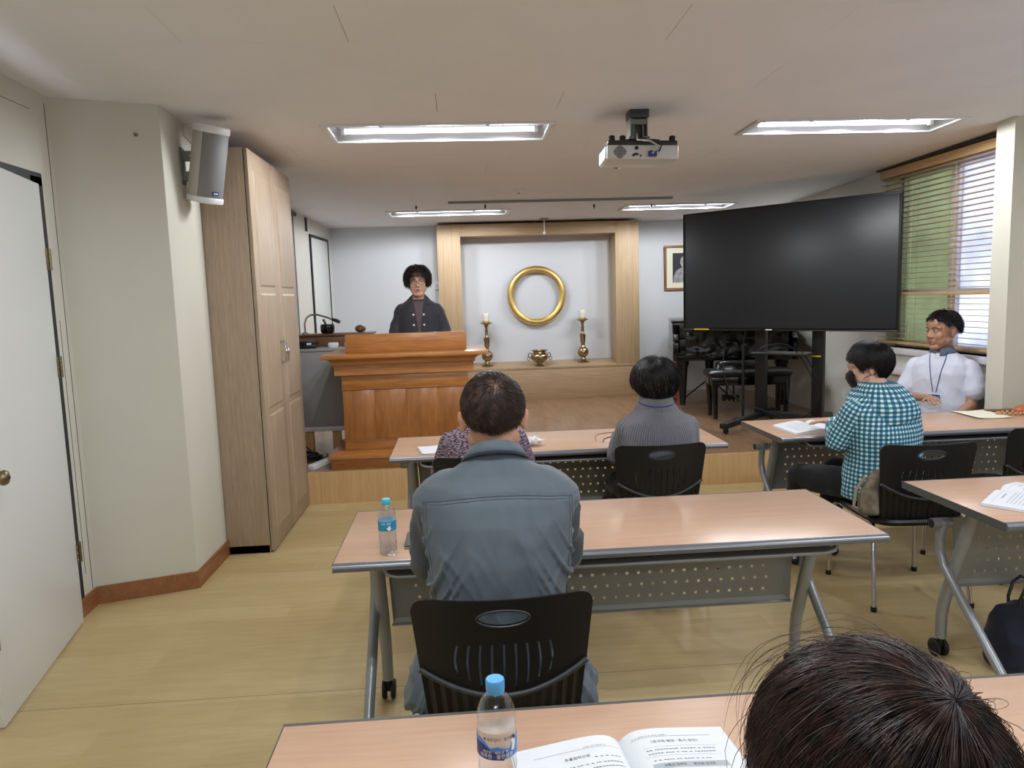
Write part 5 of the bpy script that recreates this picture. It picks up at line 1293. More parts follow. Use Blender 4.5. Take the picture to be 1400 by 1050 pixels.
me = remesh(m, .0065, 2, wj); me.materials.append(MT['jacket']); jk = link('jacket', me, t)
# stitched yoke seam, collar, side seams
def on(me, o, d):   # ray onto the jacket
    global _bvh
    h = _bvh.ray_cast(Vector(o), Vector(d)); return h[0] if h[0] is not None else None
from mathutils.bvhtree import BVHTree
def bvh_of(me): return BVHTree.FromPolygons([v.co.copy() for v in me.vertices], [tuple(p.vertices) for p in me.polygons])
_bvh = bvh_of(me)
for dz in (0, -.007):
    pts = [on(me, (x, -.6, 1.028+dz-.5*x*x), (0, 1, 0)) for x in np.linspace(-.2, .2, 41)]; pts = [p+Vector((0, -.0004, 0)) for p in pts if p]
    MB().tube(pts, .0011, 5).build('yoke_seam', 'seam', jk, smooth=True)
for s in (-1, 1):
    for dx in (0, .008):
        pts = [on(me, (s*(.200-.08*max(0, .95-z)-dx), -.6, z), (0, 1, 0)) for z in np.linspace(1.01, .60, 40)]; pts = [p+Vector((0, -.0004, 0)) for p in pts if p]
        if len(pts) > 3: MB().tube(pts, .0010, 5).build('side_seam', 'seam', jk, smooth=True)
pts = []
def collar(rows, mat, name, parent, n=40, th=.004, a0=.0, a1=2*PI, T=None):
    vs = []; fs = []
    for (cx, cy, cz, rx, ry, tl) in rows:
        for k in range(n+1):
            a = a0+(a1-a0)*k/n; vs.append((cx+rx*math.sin(a), cy+ry*-math.cos(a), cz+tl*-math.cos(a)))
    nn_ = n+1
    for i in range(len(rows)-1):
        for k in range(n): a = i*nn_+k; fs.append((a, a+1, a+1+nn_, a+nn_))
    m = MB(); m.add(vs, fs); me = m.mesh(name, mat, True); o = link(name, me, parent)
    md = o.modifiers.new('s', 'SOLIDIFY'); md.thickness = th; md.offset = 1; return o
collar([(0, .040, 1.088, .078, .072, -.030), (0, .044, 1.106, .069, .067, -.036), (0, .046, 1.122, .065, .063, -.038), (0, .045, 1.124, .070, .067, -.038), (0, .042, 1.112, .079, .074, -.040), (0, .038, 1.096, .091, .081, -.042)], 'jacket', 'collar', jk, a0=-2.6, a1=2.6, th=.003)
collar([(0, .038, 1.0965, .0925, .0825, -.042), (0, .038, 1.0885, .0945, .084, -.042)], 'collar_navy', 'collar_edge', jk, a0=-2.3, a1=2.3, th=.002)
for s, k in ((-1, 'l'), (1, 'r')):
    S, E, W_ = J['sh'+k], J['el'+k], J['wr'+k]
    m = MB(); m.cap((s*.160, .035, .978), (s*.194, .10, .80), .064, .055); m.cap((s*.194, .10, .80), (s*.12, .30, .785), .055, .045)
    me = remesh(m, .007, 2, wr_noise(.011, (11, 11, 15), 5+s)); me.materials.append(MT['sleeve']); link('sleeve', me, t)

# ---- woman in the grey cable sweater
J = seated(.165, shz=.895, neckz=1.03, lean=.03)
J['torso'] = [(0, .0, .45, .165, .14), (0, 0, .56, .17, .135), (0, -.0, .70, .165, .12), (0, -.0, .80, .175, .12), (0, .01, .90, .175, .11), (0, .02, .965, .145, .09), (0, .03, 1.0, .09, .065), (0, .035, 1.03, .052, .052)]
J['head'] = head_T(0, .065, 1.115, .06, .05, 0, .96)
t, b = person('woman with short greying black hair in a grey cable knit sweater', (1.0, 3.66, -.045), 0, J, 'skin_pale', vox=.008)
hair(b, J['head'], 'bob', 'hair_black', 4200, rad=(.124, .132, .120), pole=(0, -.45, 1), seg=8, thick=.0010, L=(.5, 1.1), lift=.09, seed=9, wav=.05, mat2='hair_silver', frac2=.07, cap_in=.95, lump=.02)
trousers(t, J, 'black_cloth', .011); shoes(t, J)
m = MB(); m.rings([(0, 0, .46, .19, .16), (0, 0, .56, .19, .155), (0, 0, .70, .185, .145), (0, 0, .80, .195, .142), (0, .005, .88, .197, .13), (0, .012, .93, .182, .115), (0, .02, .965, .145, .10), (0, .03, .995, .10, .085), (0, .035, 1.02, .072, .072)], 32)
for s, k in ((-1, 'l'), (1, 'r')):
    m.cap((s*.158, .02, .900), (s*.198, .09, .75), .060, .052); m.cap((s*.198, .09, .75), (s*.14, .29, .80), .052, .045)
me = remesh(m, .0085, 2, wr_noise(.004, (8, 8, 7), 2)); wrapattr(me); me.materials.append(MT['knit']); sw_ = link('sweater', me, t)
collar([(0, .028, .985, .10, .09, .018), (0, .035, 1.015, .080, .076, .018), (0, .038, 1.065, .074, .070, .02), (0, .038, 1.069, .080, .076, .02), (0, .036, 1.03, .088, .084, .02), (0, .03, .975, .122, .106, .012)], 'knit', 'rolled_collar', sw_, a0=0, a1=2*PI, th=.003)
for nm in ('rolled_collar',):
    o = [c for c in sw_.children if c.name.startswith(nm)][0]; wrapattr(o.data, R=.08)
collar([(0, .036, 1.036, .090, .086, .019), (0, .036, 1.030, .091, .087, .019)], 'navy', 'lanyard', sw_, a0=-2.6, a1=2.6, th=.0015)

# ---- woman hidden behind the man, purple tweed
J = seated(.16, shz=.90, neckz=1.0, lean=.03)
J['torso'] = [(0, .0, .45, .16, .14), (0, 0, .56, .165, .13), (0, -.0, .70, .16, .12), (0, -.0, .80, .17, .12), (0, .01, .88, .165, .11), (0, .02, .94, .135, .09), (0, .03, .98, .09, .065), (0, .035, 1.0, .052, .052)]
J['head'] = head_T(0, .12, 1.05, 0, .45, 0, .88)
t, b = person('person in a purple flecked tweed top hidden behind the jacketed man', (.095, 3.62, -.055), 0, J, 'skin_pale', vox=.009)
hair(b, J['head'], 'bob', 'hair_black', 1200, rad=(.088, .104, .096), seg=6, thick=.0012, seed=12)
trousers(t, J, 'black_cloth', .012); shoes(t, J)
m = MB(); m.rings([(0, 0, .46, .18, .15), (0, 0, .60, .18, .145), (0, 0, .78, .188, .14), (0, .005, .86, .192, .13), (0, .012, .905, .182, .115), (0, .02, .945, .14, .10), (0, .03, .98, .09, .08), (0, .035, 1.0, .065, .065)], 32)
for s in (-1, 1): m.cap((s*.165, .02, .885), (s*.225, .09, .72), .058, .050); m.cap((s*.225, .09, .72), (s*.15, .29, .775), .05, .042)
me = remesh(m, .009, 2, wr_noise(.004, (8, 8, 7), 4)); wrapattr(me); me.materials.append(MT['tweed']); link('top', me, t)

# ---- woman in the teal gingham shirt, sits turned to the left
J = seated(.17, shz=.92, neckz=1.035, lean=.06)
J['torso'] = [(0, .0, .45, .175, .15), (0, 0, .56, .18, .145), (0, -.0, .70, .17, .13), (0, -.0, .80, .18, .13), (0, .02, .90, .18, .12), (0, .04, .965, .15, .10), (0, .06, 1.0, .10, .07), (0, .07, 1.035, .056, .056)]
J['head'] = head_T(0, .10, 1.13, .82, .08, 0, .95)
J['ell'] = (-.205, .10, .77); J['wrl'] = (-.01, .25, .81); J['elr'] = (.21, .14, .77); J['wrr'] = (.08, .36, .80)
t, b = person('woman in a teal and white checked hooded shirt wearing a black mask', (2.13, 3.53, 0), .34, J, 'skin_pale', vox=.0055)
T = J['head']
hair(b, T, 'bob', 'hair_black', 4200, rad=(.098, .113, .112), pole=(0, -.35, 1), seg=8, thick=.0010, L=(.5, 1.15), lift=.08, seed=21, cap_in=.95)
face_parts(b, T, lips=False); gl = glasses(b, T, 'chrome')
m = MB(); mk = []
for (y, z, w_) in ((.098, -.012, .030), (.112, -.03, .040), (.116, -.052, .044), (.105, -.078, .038), (.088, -.105, .026)):
    mk.append([T @ Vector((w_*math.sin(a)*1.35, y-.052*(1-math.cos(a))*1.1, z)) for a in np.linspace(-1.25, 1.25, 13)])
m.add([p for r in mk for p in r], [(i*13+k, i*13+k+1, (i+1)*13+k+1, (i+1)*13+k) for i in range(4) for k in range(12)])
o = m.build('face_mask', 'black_cloth', b, smooth=True); md = o.modifiers.new('s', 'SOLIDIFY'); md.thickness = .003; md.offset = 1
for s in (-1, 1):
    MB().tube([T @ Vector((s*.050, .06, -.02)), T @ Vector((s*.072, .03, -.005)), T @ Vector((s*.083, -.012, .018))], .0018, 5).build('ear_loop', 'black_cloth', o)
    MB().tube([T @ Vector((s*.040, .07, -.09)), T @ Vector((s*.066, .03, -.05)), T @ Vector((s*.083, -.016, -.028))], .0018, 5).build('ear_loop', 'black_cloth', o)
trousers(t, J, 'black_cloth', .010); shoes(t, J)
m = MB(); m.rings([(0, -.01, .475, .20, .18), (0, -.01, .51, .205, .18), (0, -.005, .60, .195, .165), (0, 0, .72, .190, .15), (0, .005, .82, .203, .148), (0, .018, .90, .206, .135), (0, .035, .95, .185, .12), (0, .05, .99, .14, .105), (0, .065, 1.02, .10, .085)], 32)
me = remesh(m, .0075, 2, wr_noise(.0065, (7, 7, 8), 8)); wrapattr(me); me.materials.append(MT['gingham']); sh = link('shirt', me, t)
for s, k in ((-1, 'l'), (1, 'r')):
    a, e, w_ = (s*.165, .035, .915), (s*.205, .10, .765), (s*(.05 if s < 0 else .11), .26 if s < 0 else .33, .81)
    m = MB(); m.cap(a, e, .066, .058); m.cap(e, w_, .057, .046)
    me = remesh(m, .0075, 2, wr_noise(.006, (9, 9, 12), 9+s)); limbattr(me, a, e, .06); me.materials.append(MT['gingham']); link('sleeve', me, sh)
# hood lying on the back
m = MB(); m.rings([(0, -.075, .845, .05, .03), (0, -.09, .87, .115, .045), (0, -.075, .915, .14, .065), (0, -.035, .965, .132, .095), (0, .005, 1.01, .115, .10), (0, .03, 1.04, .098, .09), (0, .045, 1.055, .088, .08)], 28)
me = remesh(m, .0075, 3, wr_noise(.006, (9, 9, 16), 31)); wrapattr(me, 0, .04, .11); me.materials.append(MT['gingham']); hd = link('hood', me, sh)
MB().tube([(.112*math.cos(a), -.088*math.sin(a)-.03, 1.0-.105*math.sin(a)) for a in np.linspace(-.2, PI+.2, 24)], .006, 6).build('hood_hem', M('hem_teal', (40, 108, 132), .8), hd, smooth=True)

# ---- young man in the white collared shirt
J = seated(.175, shz=.95, neckz=1.075, lean=.02)
J['torso'] = [(0, .0, .45, .18, .15), (0, 0, .56, .185, .145), (0, -.0, .70, .18, .135), (0, -.0, .84, .19, .13), (0, .01, .94, .195, .12), (0, .02, 1.01, .165, .10), (0, .03, 1.05, .10, .075), (0, .035, 1.08, .06, .06)]
J['head'] = head_T(0, .05, 1.205, -.50, .02, 0, 1.11)
J['elr'] = (.25, .08, .72); J['wrr'] = (.16, .30, .775); J['ell'] = (-.25, .12, .72); J['wrl'] = (-.02, .36, .775)
J['elr'] = (.235, .10, .73)
J['wrr'] = (-.05, .36, .765); J['wrl'] = (-.16, .34, .60); J['ell'] = (-.215, .08, .70)
t, b = person('young man in a white short sleeved shirt with grey collar and blue name badge', (3.49, 5.05, 0), 2.2, J, 'skin_tan', vox=.005)
T = J['head']
hair(b, T, 'young', 'hair_black', 3600, rad=(.083, .103, .097), pole=(0, -.2, 1), seg=6, thick=.0011, L=(.12, .38), lift=.24, seed=33, cap_in=.93, swirl=.1, stray=.03)
face_parts(b, T)
trousers(t, J, 'dark_trouser', .012); shoes(t, J)
m = MB(); m.rings([(0, 0, .43, .215, .185), (0, 0, .52, .212, .175), (0, 0, .66, .205, .16), (0, 0, .80, .21, .152), (0, .005, .91, .217, .142), (0, .012, .975, .20, .122), (0, .02, 1.015, .15, .10), (0, .03, 1.04, .105, .085), (0, .034, 1.056, .082, .078)], 32)
for s in (-1, 1): m.cap((s*.175, .02, .95), (s*.222, .05, .80), .064, .072)
me = remesh(m, .0075, 2, wr_noise(.006, (7, 7, 6), 14)); me.materials.append(MT['white_cloth']); sh = link('shirt', me, t)
collar([(0, .036, 1.050, .088, .084, -.012), (0, .036, 1.080, .076, .074, -.006), (0, .037, 1.098, .069, .067, -.004), (0, .037, 1.099, .066, .064, -.004)], 'collar_grey', 'collar', sh, a0=-3.0, a1=3.0, th=.003)
_bvh = bvh_of(me)
def front(x, z):
    for q in range(12):
        h = _bvh.ray_cast(Vector((x, .6, z-.004*q)), Vector((0, -1, 0)))
        if h[0] is not None: return Vector((x, h[0].y+.003, z))
    return Vector((x, .06, z))
for s in (-1, 1):
    MB().tube([(s*.055, .09, 1.075)]+[front(s*(.055-.045*q), 1.04-.26*q) for q in np.linspace(.05, 1, 12)], .0025, 6).build('lanyard', 'navy', sh, smooth=True)
p = front(0, .74); bt = thing
bd = MB().box(-.04, .04, p.y+.006, p.y+.009, .655, .765).build('name_badge', 'white_print', sh, bev=.001)
MB().box(-.04, .04, p.y+.009, p.y+.0105, .73, .765).build('badge_header', 'navy', bd)
link('lettering', text_mesh('연수 학생', .018, 'white_print', lambda x, y: (-x, p.y+.0112, .741+y)), bd); link('lettering', text_mesh('이름표', .014, 'ink', lambda x, y: (-x, p.y+.0096, .69+y)), bd)
for z in (1.03, .95, .86):
    q = front(.0, z); MB().lathe([(.006, 0), (.006, .002), (0, .003)], 12, T=lambda v: Vector((q.x+v.x, q.y-.002+v.z, z+v.y))).build('button', 'white_print', sh)

# ---- speaker behind the lectern
F = SZ
J = dict(neck=(0, .0, 1.36+.0), floor=0); J['head'] = head_T(0, .03, 1.455, .02, .06, .03, 1.07)
J['neck'] = (0, .0, 1.33)
J['torso'] = [(0, .0, .80, .16, .12), (0, 0, .90, .165, .12), (0, 0, 1.02, .155, .105), (0, 0, 1.14, .175, .115), (0, 0, 1.23, .18, .105), (0, 0, 1.285, .14, .085), (0, 0, 1.315, .09, .06), (0, 0, 1.34, .055, .05)]
J.update(shl=(-.15, 0, 1.215), shr=(.15, 0, 1.215), ell=(-.235, .02, 1.0), elr=(.235, .02, 1.0), wrl=(-.17, .17, .90), wrr=(.17, .17, .90), handl=(.3, .8, -.4), handr=(-.3, .8, -.4),
         hipl=(-.085, 0, .80), hipr=(.085, 0, .80), knl=(-.09, .01, .45), knr=(.09, .01, .45), anl=(-.10, 0, .09), anr=(.10, 0, .09))
t, b = person('older woman with curly dark hair and glasses standing behind the lectern', (-.356, 6.60, SZ), PI, J, 'skin_pale', vox=.0055)
T = J['head']
hair(b, T, 'curly', 'hair_curl', 3800, rad=(.100, .106, .103), c=(0, -.018, .030), pole=(0, -.1, 1), seg=10, thick=.0012, L=(.3, .8), lift=.18, curl=.016, wav=.4, seed=41, lump=.40, cap_in=.90, stray=.04)
face_parts(b, T, brow='hair_brown'); glasses(b, T, 'dev', r=.022)
trousers(t, J, 'dark_trouser', .012); shoes(t, J)
m = MB(); m.rings([(0, 0, .78, .20, .15), (0, 0, .95, .195, .14), (0, 0, 1.08, .19, .13), (0, 0, 1.18, .20, .13), (0, 0, 1.235, .182, .118), (0, 0, 1.28, .132, .10), (0, -.005, 1.308, .088, .074)], 32)
me = remesh(m, .008, 2, wr_noise(.005, (7, 7, 7), 15)); me.materials.append(MT['charcoal']); sh = link('shirt_jacket', me, t)
for s, k in ((-1, 'l'), (1, 'r')):
    m = MB(); m.cap((s*.150, 0, 1.215), (s*.222, .02, 1.02), .062, .058); m.cap((s*.222, .02, 1.02), (s*.18, .14, .92), .058, .05)
    me2 = remesh(m, .008, 2, wr_noise(.006, (9, 9, 10), 16+s)); me2.materials.append(MT['charcoal']); link('sleeve', me2, sh)
_bvh = bvh_of(me)
V_ = [(-.052, 1.345), (.052, 1.345), (.046, 1.30), (.030, 1.24), (.022, 1.10), (.014, .98), (.012, .85), (-.012, .85), (-.006, .98), (-.016, 1.10), (-.030, 1.24), (-.046, 1.30)]
rows = []
for z in np.linspace(1.292, .86, 20):
    hw = .052 if z > 1.275 else .012+.036*max(0, (z-1.05)/.26)
    rows.append([front(x, z)+Vector((0, -.0005, 0)) for x in np.linspace(-hw, hw, 7)])
m = MB(); m.add([p for r in rows for p in r], [(i*7+k, i*7+k+1, (i+1)*7+k+1, (i+1)*7+k) for i in range(19) for k in range(6)])
o = m.build('tee_shirt', 'tee', sh, smooth=True); md = o.modifiers.new('s', 'SOLIDIFY'); md.thickness = .002; md.offset = 0
for s in (-1, 1):   # shirt collar leaves
    c0_ = [(s*.050, .072, 1.312), (s*.058, .02, 1.345), (s*.045, -.04, 1.358), (s*.080, -.045, 1.325), (s*.104, .03, 1.300), (s*.096, .098, 1.258), (s*.052, .104, 1.268)]
    m = MB(); m.add(c0_, [(0, 1, 6), (1, 4, 5), (1, 5, 6), (1, 2, 3), (1, 3, 4)]); o = m.build('collar', 'charcoal', sh); md = o.modifiers.new('s', 'SOLIDIFY'); md.thickness = .006; md.offset = 0
    for z in (1.175, 1.085):
        q = front(s*.045, z); MB().lathe([(.0085, 0), (.0085, .003), (0, .0045)], 12, T=lambda v: Vector((q.x+v.x, q.y-.002+v.z, z+v.y))).build('button', 'white_print', sh)

# ---- person in the foreground, only the hair is in view
J = seated(.17, shz=.84, neckz=.95, lean=.10, tablez=.745)
J['torso'] = [(0, .0, .45, .17, .14), (0, 0, .56, .175, .135), (0, .02, .66, .17, .12), (0, .04, .74, .18, .12), (0, .06, .82, .18, .11), (0, .08, .88, .145, .09), (0, .09, .92, .09, .065), (0, .10, .95, .052, .052)]
J['head'] = head_T(.0, .16, 1.052, .25, .50, 0, .97)
t, b = person('person in the foreground with tousled dark reddish brown hair seen from above', (.385, .47, 0), 0, J, 'skin', vox=.008)
hair(b, J['head'], 'full', 'hair_red', 15000, rad=(.108, .122, .108), c=(0, -.015, .030), pole=(.22, -.86, .52), seg=12, thick=.00042, L=(.9, 2.0), lift=.10, wav=.05, seed=51, lump=.035, cap_in=.94, stray=.022, clump=.085, fly=260, mat2='hair_silver', frac2=.012, swirl=.25)
trousers(t, J, 'dark_trouser', .012); shoes(t, J)
m = MB(); m.rings([(0, 0, .46, .19, .16), (0, .01, .60, .185, .15), (0, .04, .74, .195, .14), (0, .06, .80, .198, .13), (0, .075, .85, .18, .115), (0, .09, .89, .13, .095), (0, .10, .93, .08, .07)], 32)
for s in (-1, 1): m.cap((s*.17, .08, .82), (s*.235, .13, .70), .058, .052); m.cap((s*.235, .13, .70), (s*.15, .33, .775), .05, .042)
me = remesh(m, .009, 2, wr_noise(.004, (8, 8, 7), 6)); me.materials.append(MT['maroon']); link('sweater', me, t)
# ------------------------------------------------------------------ things on the tables
TT = .7212
def bottle(label, x, y, rz, capm, fluid, deco):
    t = thing('water_bottle', label, 'bottle', (x, y, TT), rz)
    if fluid: t.scale = (.92, .92, .87)
    pr = [(.0, .004), (.018, .002), (.027, 0), (.031, .004), (.0315, .02), (.030, .035), (.0318, .045), (.0302, .057), (.0318, .068), (.0302, .079), (.0316, .09), (.0316, .135), (.0305, .142), (.0312, .15), (.030, .163), (.024, .178), (.0155, .188), (.0125, .192), (.0125, .205)]
    b = MB().lathe(pr, 40).build('bottle', 'pet', t, smooth=True);
    if fluid: MB().lathe([(0, .006)]+[(r-.0012, max(z, .004)) for r, z in pr[2:] if z < fluid]+[(.028, fluid), (0, fluid)], 32).build('water', 'water', t, smooth=True)
    c = MB(); n = 60; vs = []
    for r, z in ((.0145, .193), (.0152, .194), (.0152, .210), (.0140, .2125), (.0, .2128)):
        for k in range(n): q = r*(1.02 if (k % 2 and .195 < z+.001 < .212) else 1); vs.append((q*math.cos(2*PI*k/n), q*math.sin(2*PI*k/n), z))
    c.add(vs, [(i*n+k, i*n+(k+1) % n, (i+1)*n+(k+1) % n, (i+1)*n+k) for i in range(4) for k in range(n)]); c.build('cap', capm, t, smooth=True)
    MB().lathe([(.0135, .190), (.0145, .1905), (.0145, .1925), (.0135, .193)], 24).build('neck_ring', capm, t, smooth=True)
    deco(t); return t
RL = .03215
def wrap(u, z, r=RL): a = -PI/2+u/r; return (r*math.cos(a), r*math.sin(a), z)
def patch(name, L, mat, par, r=RL, fine=.004):
    m = MB(); o = len(L); n = 0
    m.plate(L, [], .0002, lambda u, v, w: Vector(wrap(u, v, r+w)), grid=fine); return m.build(name, mat, par, smooth=True)
def deco_front(t):
    U = PI*RL-.0005
    U = .058
    L = [(-U, .09), (U, .09), (U, .138), (-U, .138)]
    f = patch('label', L, 'film', t)
    top = [(-U, .128), (-.034, .126), (-.024, .120), (-.016, .112), (-.004, .115), (.008, .110), (.016, .108), (.024, .116), (.034, .124), (U, .128)]
    patch('navy_print', [(-U, .0905), (U, .0905)]+top[::-1], 'skyblue', f, RL+.0003)
    patch('navy_print', [(-U, .0906), (.006, .0906), (.014, .104), (.002, .108), (-.012, .106), (-.022, .113), (-.03, .117), (-U, .120)], 'navy', f, RL+.0006)
    patch('figure_print', [(.020, .104), (.026, .102), (.030, .112), (.029, .122), (.024, .127), (.019, .122), (.022, .115)], 'white_print', f, RL+.0009)
    patch('figure_print', [(.020, .122), (.024, .129), (.030, .125), (.028, .119), (.024, .124)], 'dev', f, RL+.0011)
    for s, sz, x, z, mt in (('◀ 제주삼다 · 물한방울', .0062, -.0, .1245, 'ink'), ('깨끗한 · 새로운 물', .0058, -.008, .1035, 'white_print'), ('제주한 · 물한병물', .0082, -.006, .0955, 'white_print')):
        link('lettering', text_mesh(s, sz, mt, lambda a, b, x=x, z=z: wrap(x+a, z+b, RL+.0013)), f)
def deco_mid(t):
    U = PI*RL-.0005
    f = patch('label', [(-U, .094), (U, .094), (U, .134), (-U, .134)], 'blue_label', t)
    patch('print', [(-.012, .098), (.014, .098), (.016, .103), (.004, .106), (-.010, .103)], 'green_leaf', f, RL+.0004)
    patch('print', [(.0, .1), (.006, .099), (.012, .103), (.010, .112), (.006, .118), (.002, .112), (-.004, .108)], 'white_print', f, RL+.0008)
    link('lettering', text_mesh('맑은 샘물', .009, 'white_print', lambda a, b: wrap(-.006+a, .121+b, RL+.0009)), f)
bottle('clear water bottle with blue cap and navy label in the foreground', .034, 1.115, .1, 'cap_blue', .0, deco_front)
bottle('small water bottle with cyan cap and blue label left of the phone', -.262, 2.345, .15, 'cap_cyan', .158, deco_mid)
t = thing('smartphone', 'black smartphone lying on the table by the man\'s left elbow', 'phone', (-.178, 2.46, TT), rz=0)
MB().box(-.037, .037, -.078, .078, 0, .008).build('case', 'dev', t, bev=.003); MB().box(-.034, .034, -.075, .075, .008, .0086).build('screen', 'black_gloss', t); MB().box(-.037, -.02, -.0785, -.0775, .002, .006).build('port_strip', 'chrome', t)
# open books
def book(label, x, y, rz, pw, ph, h, deco, pages=6, mat='paper', name='open_book'):
    """spine along y; two bowed page blocks"""
    t = thing(name, label, 'book', (x, y, TT), rz)
    def surf(u, v, e=0):   # u across -pw..pw
        s = abs(u)/pw; z = h*(1-math.exp(-s*9))*(1-.80*s)*1.25+.0022+e; return Vector((u*(1-.02*(1-s)), v, z))
    for sg in (-1, 1):
        nm = 'left_pages' if sg < 0 else 'right_pages'
        n = 22; m = MB(); vs = []
        for k in range(n+1):
            u = sg*pw*k/n
            for v in (0, ph): p = surf(u, v); vs.append(p); vs.append(Vector((p.x, p.y, .0008+(0 if k else .0))))
        fs = []
        for k in range(n):
            a = k*4; b = a+4; fs += [(a, b, b+2, a+2), (a+1, a+3, b+3, b+1), (a, a+1, b+1, b), (a+2, b+2, b+3, a+3)]
        fs += [(0, 2, 3, 1), (n*4, n*4+1, n*4+3, n*4+2)]
        m.add(vs, fs); pg = m.build(nm, mat, t, smooth=True)
        deco(t, pg, sg, surf)
    MB().box(-pw-.003, pw+.003, -.003, ph+.003, 0, .0008).build('cover', mat, t)
    return t
def lines(pg, surf, x0, x1, ys, th=.0009, dens=.006, seed=1, mat='ink', gap=.3):
    r = random.Random(seed); m = MB()
    for y in ys:
        x = x0
        while x < x1:
            w_ = r.uniform(.6, 1)*dens; xe = min(x+w_, x1)
            for (ya, yb, xa, xb) in ((y, y+th*.9, x, xe), (y+th*1.7, y+th*2.5, x, x+(xe-x)*.7), (y, y+th*2.5, x+(xe-x)*.35, x+(xe-x)*.35+th)):
                m.add([surf(xa, ya, .0004), surf(xb, ya, .0004), surf(xb, yb, .0004), surf(xa, yb, .0004)], [(0, 1, 2, 3)])
            x = xe+(th*1.2 if r.random() > gap else dens*.7)
    o = m.build('print_lines', mat, pg); o['kind'] = 'stuff'; return o
def rule(pg, surf, x0, x1, y, th=.0005):
    m = MB(); n = 24
    for k in range(n):
        a, b = x0+(x1-x0)*k/n, x0+(x1-x0)*(k+1)/n; m.add([surf(a, y, .0004), surf(b, y, .0004), surf(b, y+th, .0004), surf(a, y+th, .0004)], [(0, 1, 2, 3)])
    m.build('ruled_line', 'ink', pg)
def front_deco(t, pg, sg, surf):
    H_ = .27
    if sg < 0:
        rule(pg, surf, -.165, -.012, H_-.034); lines(pg, surf, -.075, -.035, [H_-.030], .0006, .004, 3)
        link('lettering', text_mesh('초휼법학선문', .0085, 'ink', lambda a, b: surf(-.092+a, H_-.058+b, .0005)), pg)
        lines(pg, surf, -.16, -.015, [H_-.078-.012*k for k in range(14)], .0008, .006, 5)
        lines(pg, surf, -.062, -.015, [H_-.062], .0008, .006, 15)
    else:
        rule(pg, surf, .014, .165, H_-.026); lines(pg, surf, .018, .085, [H_-.0225], .0006, .004, 4)
        link('lettering', text_mesh('〈연구력 배양 · 축서 강인〉', .0085, 'ink', lambda a, b: surf(.092+a, H_-.044+b, .0005)), pg)
        for yy in (H_-.056, H_-.082): rule(pg, surf, .028, .165, yy, .0003)
        lines(pg, surf, .032, .16, [H_-.065, H_-.075], .0008, .006, 6); lines(pg, surf, .036, .14, [H_-.094], .0008, .006, 7)
        m = MB(); n = 16
        for k in range(n):
            a, b = .03+.135*k/n, .03+.135*(k+1)/n; m.add([surf(a, H_-.116, .0003), surf(b, H_-.116, .0003), surf(b, H_-.101, .0003), surf(a, H_-.101, .0003)], [(0, 1, 2, 3)])
        m.build('grey_band', M('print_grey', (178, 184, 194), .7), pg)
        link('lettering', text_mesh('보통급 항목표      특신급 십계문', .007, 'ink', lambda a, b: surf(.095+a, H_-.111+b, .0006)), pg)
        lines(pg, surf, .036, .15, [H_-.128-.012*k for k in range(10)], .0008, .006, 8)
book('open printed book lying on the nearest table by the dark haired person', .284, .975, .085, .198, .27, .022, front_deco)
def small_deco(seed):
    def f(t, pg, sg, surf):
        a, b = (-.18, -.025) if sg < 0 else (.025, .18); rule(pg, surf, a, b, .255, .0006); lines(pg, surf, a+.01, b-.01, [.035+.0125*k for k in range(15)], .0009, .007, seed+sg); lines(pg, surf, a+.05, b-.05, [.235], .0018, .009, seed+9)
    return f
book('open booklet on the table in front of the woman in checks', 2.075, 3.965, .04, .20, .29, .030, small_deco(20))
book('open booklet at the right edge on the table above the navy bag', 2.246, 2.425, .64, .21, .28, .026, small_deco(30))
def sheet(label, x, y, rz, w_, h_, mat, curl=0, seed=1, name='paper_sheet', z=0):
    t = thing(name, label, 'paper', (x, y, TT+z), rz)
    def surf(u, v, e=0): return Vector((u, v, .0012+e+curl*(u/w_)**2+.5*curl*max(0, v/h_-.6)**2))
    m = MB(); n = 10; vs = [surf(-w_/2+w_*i/n, h_*j/n) for j in range(n+1) for i in range(n+1)]
    m.add(vs, [(j*(n+1)+i, j*(n+1)+i+1, (j+1)*(n+1)+i+1, (j+1)*(n+1)+i) for j in range(n) for i in range(n)])
    o = m.build('sheet', mat, t, smooth=True); md = o.modifiers.new('s', 'SOLIDIFY'); md.thickness = .0008; md.offset = -1
    lines(o, surf, -w_*.36, w_*.36, [h_*.12+.012*k for k in range(int(h_*.7/.012))], .0008, .007, seed); return t
sheet('white printed sheet on the table beside the purple tweed shoulder', -.155, 3.895, .20, .15, .21, 'paper', .01, 2)
sheet('white paper corner sticking out right of the woman in the grey sweater', 1.20, 3.90, -.1, .15, .21, 'paper', .004, 3)
sheet('cream printed sheet on the table in front of the young man', 3.24, 4.19, -.06, .21, .28, 'paper_c', .022, 4)
# tissue, folded glasses, wooden beads, dark folder
m = MB(); rnd = random.Random(4); m.sphere((0, 0, .020), (.062, .042, .021), 20, 12); m.sphere((.03, .01, .018), (.045, .03, .015), 14, 8)
me = remesh(m, .004, 1, lambda c, n: .011*noise.noise(c*42)+.006*noise.noise(c*90)); 
mn = min(v.co.z for v in me.vertices)
for v in me.vertices: v.co.z -= mn
me.materials.append(MT['paper']); o = link('tissue', me, None, (.37, 4.0, TT)); tag(o, 'crumpled white tissue on the table just right of the man\'s head', 'tissue')
t = thing('eyeglasses', 'brown folded eyeglasses lying on the table left of the grey sweater', 'glasses', (.80, 4.07, TT), rz=0)
MB().tube([(-.06, -.045, .004), (-.057, -.01, .02), (-.035, .012, .032), (0, .02, .034), (.07, .03, .036)], .0022, 6).build('temple', M('tortoise', (150, 92, 50), .3), t, smooth=True)
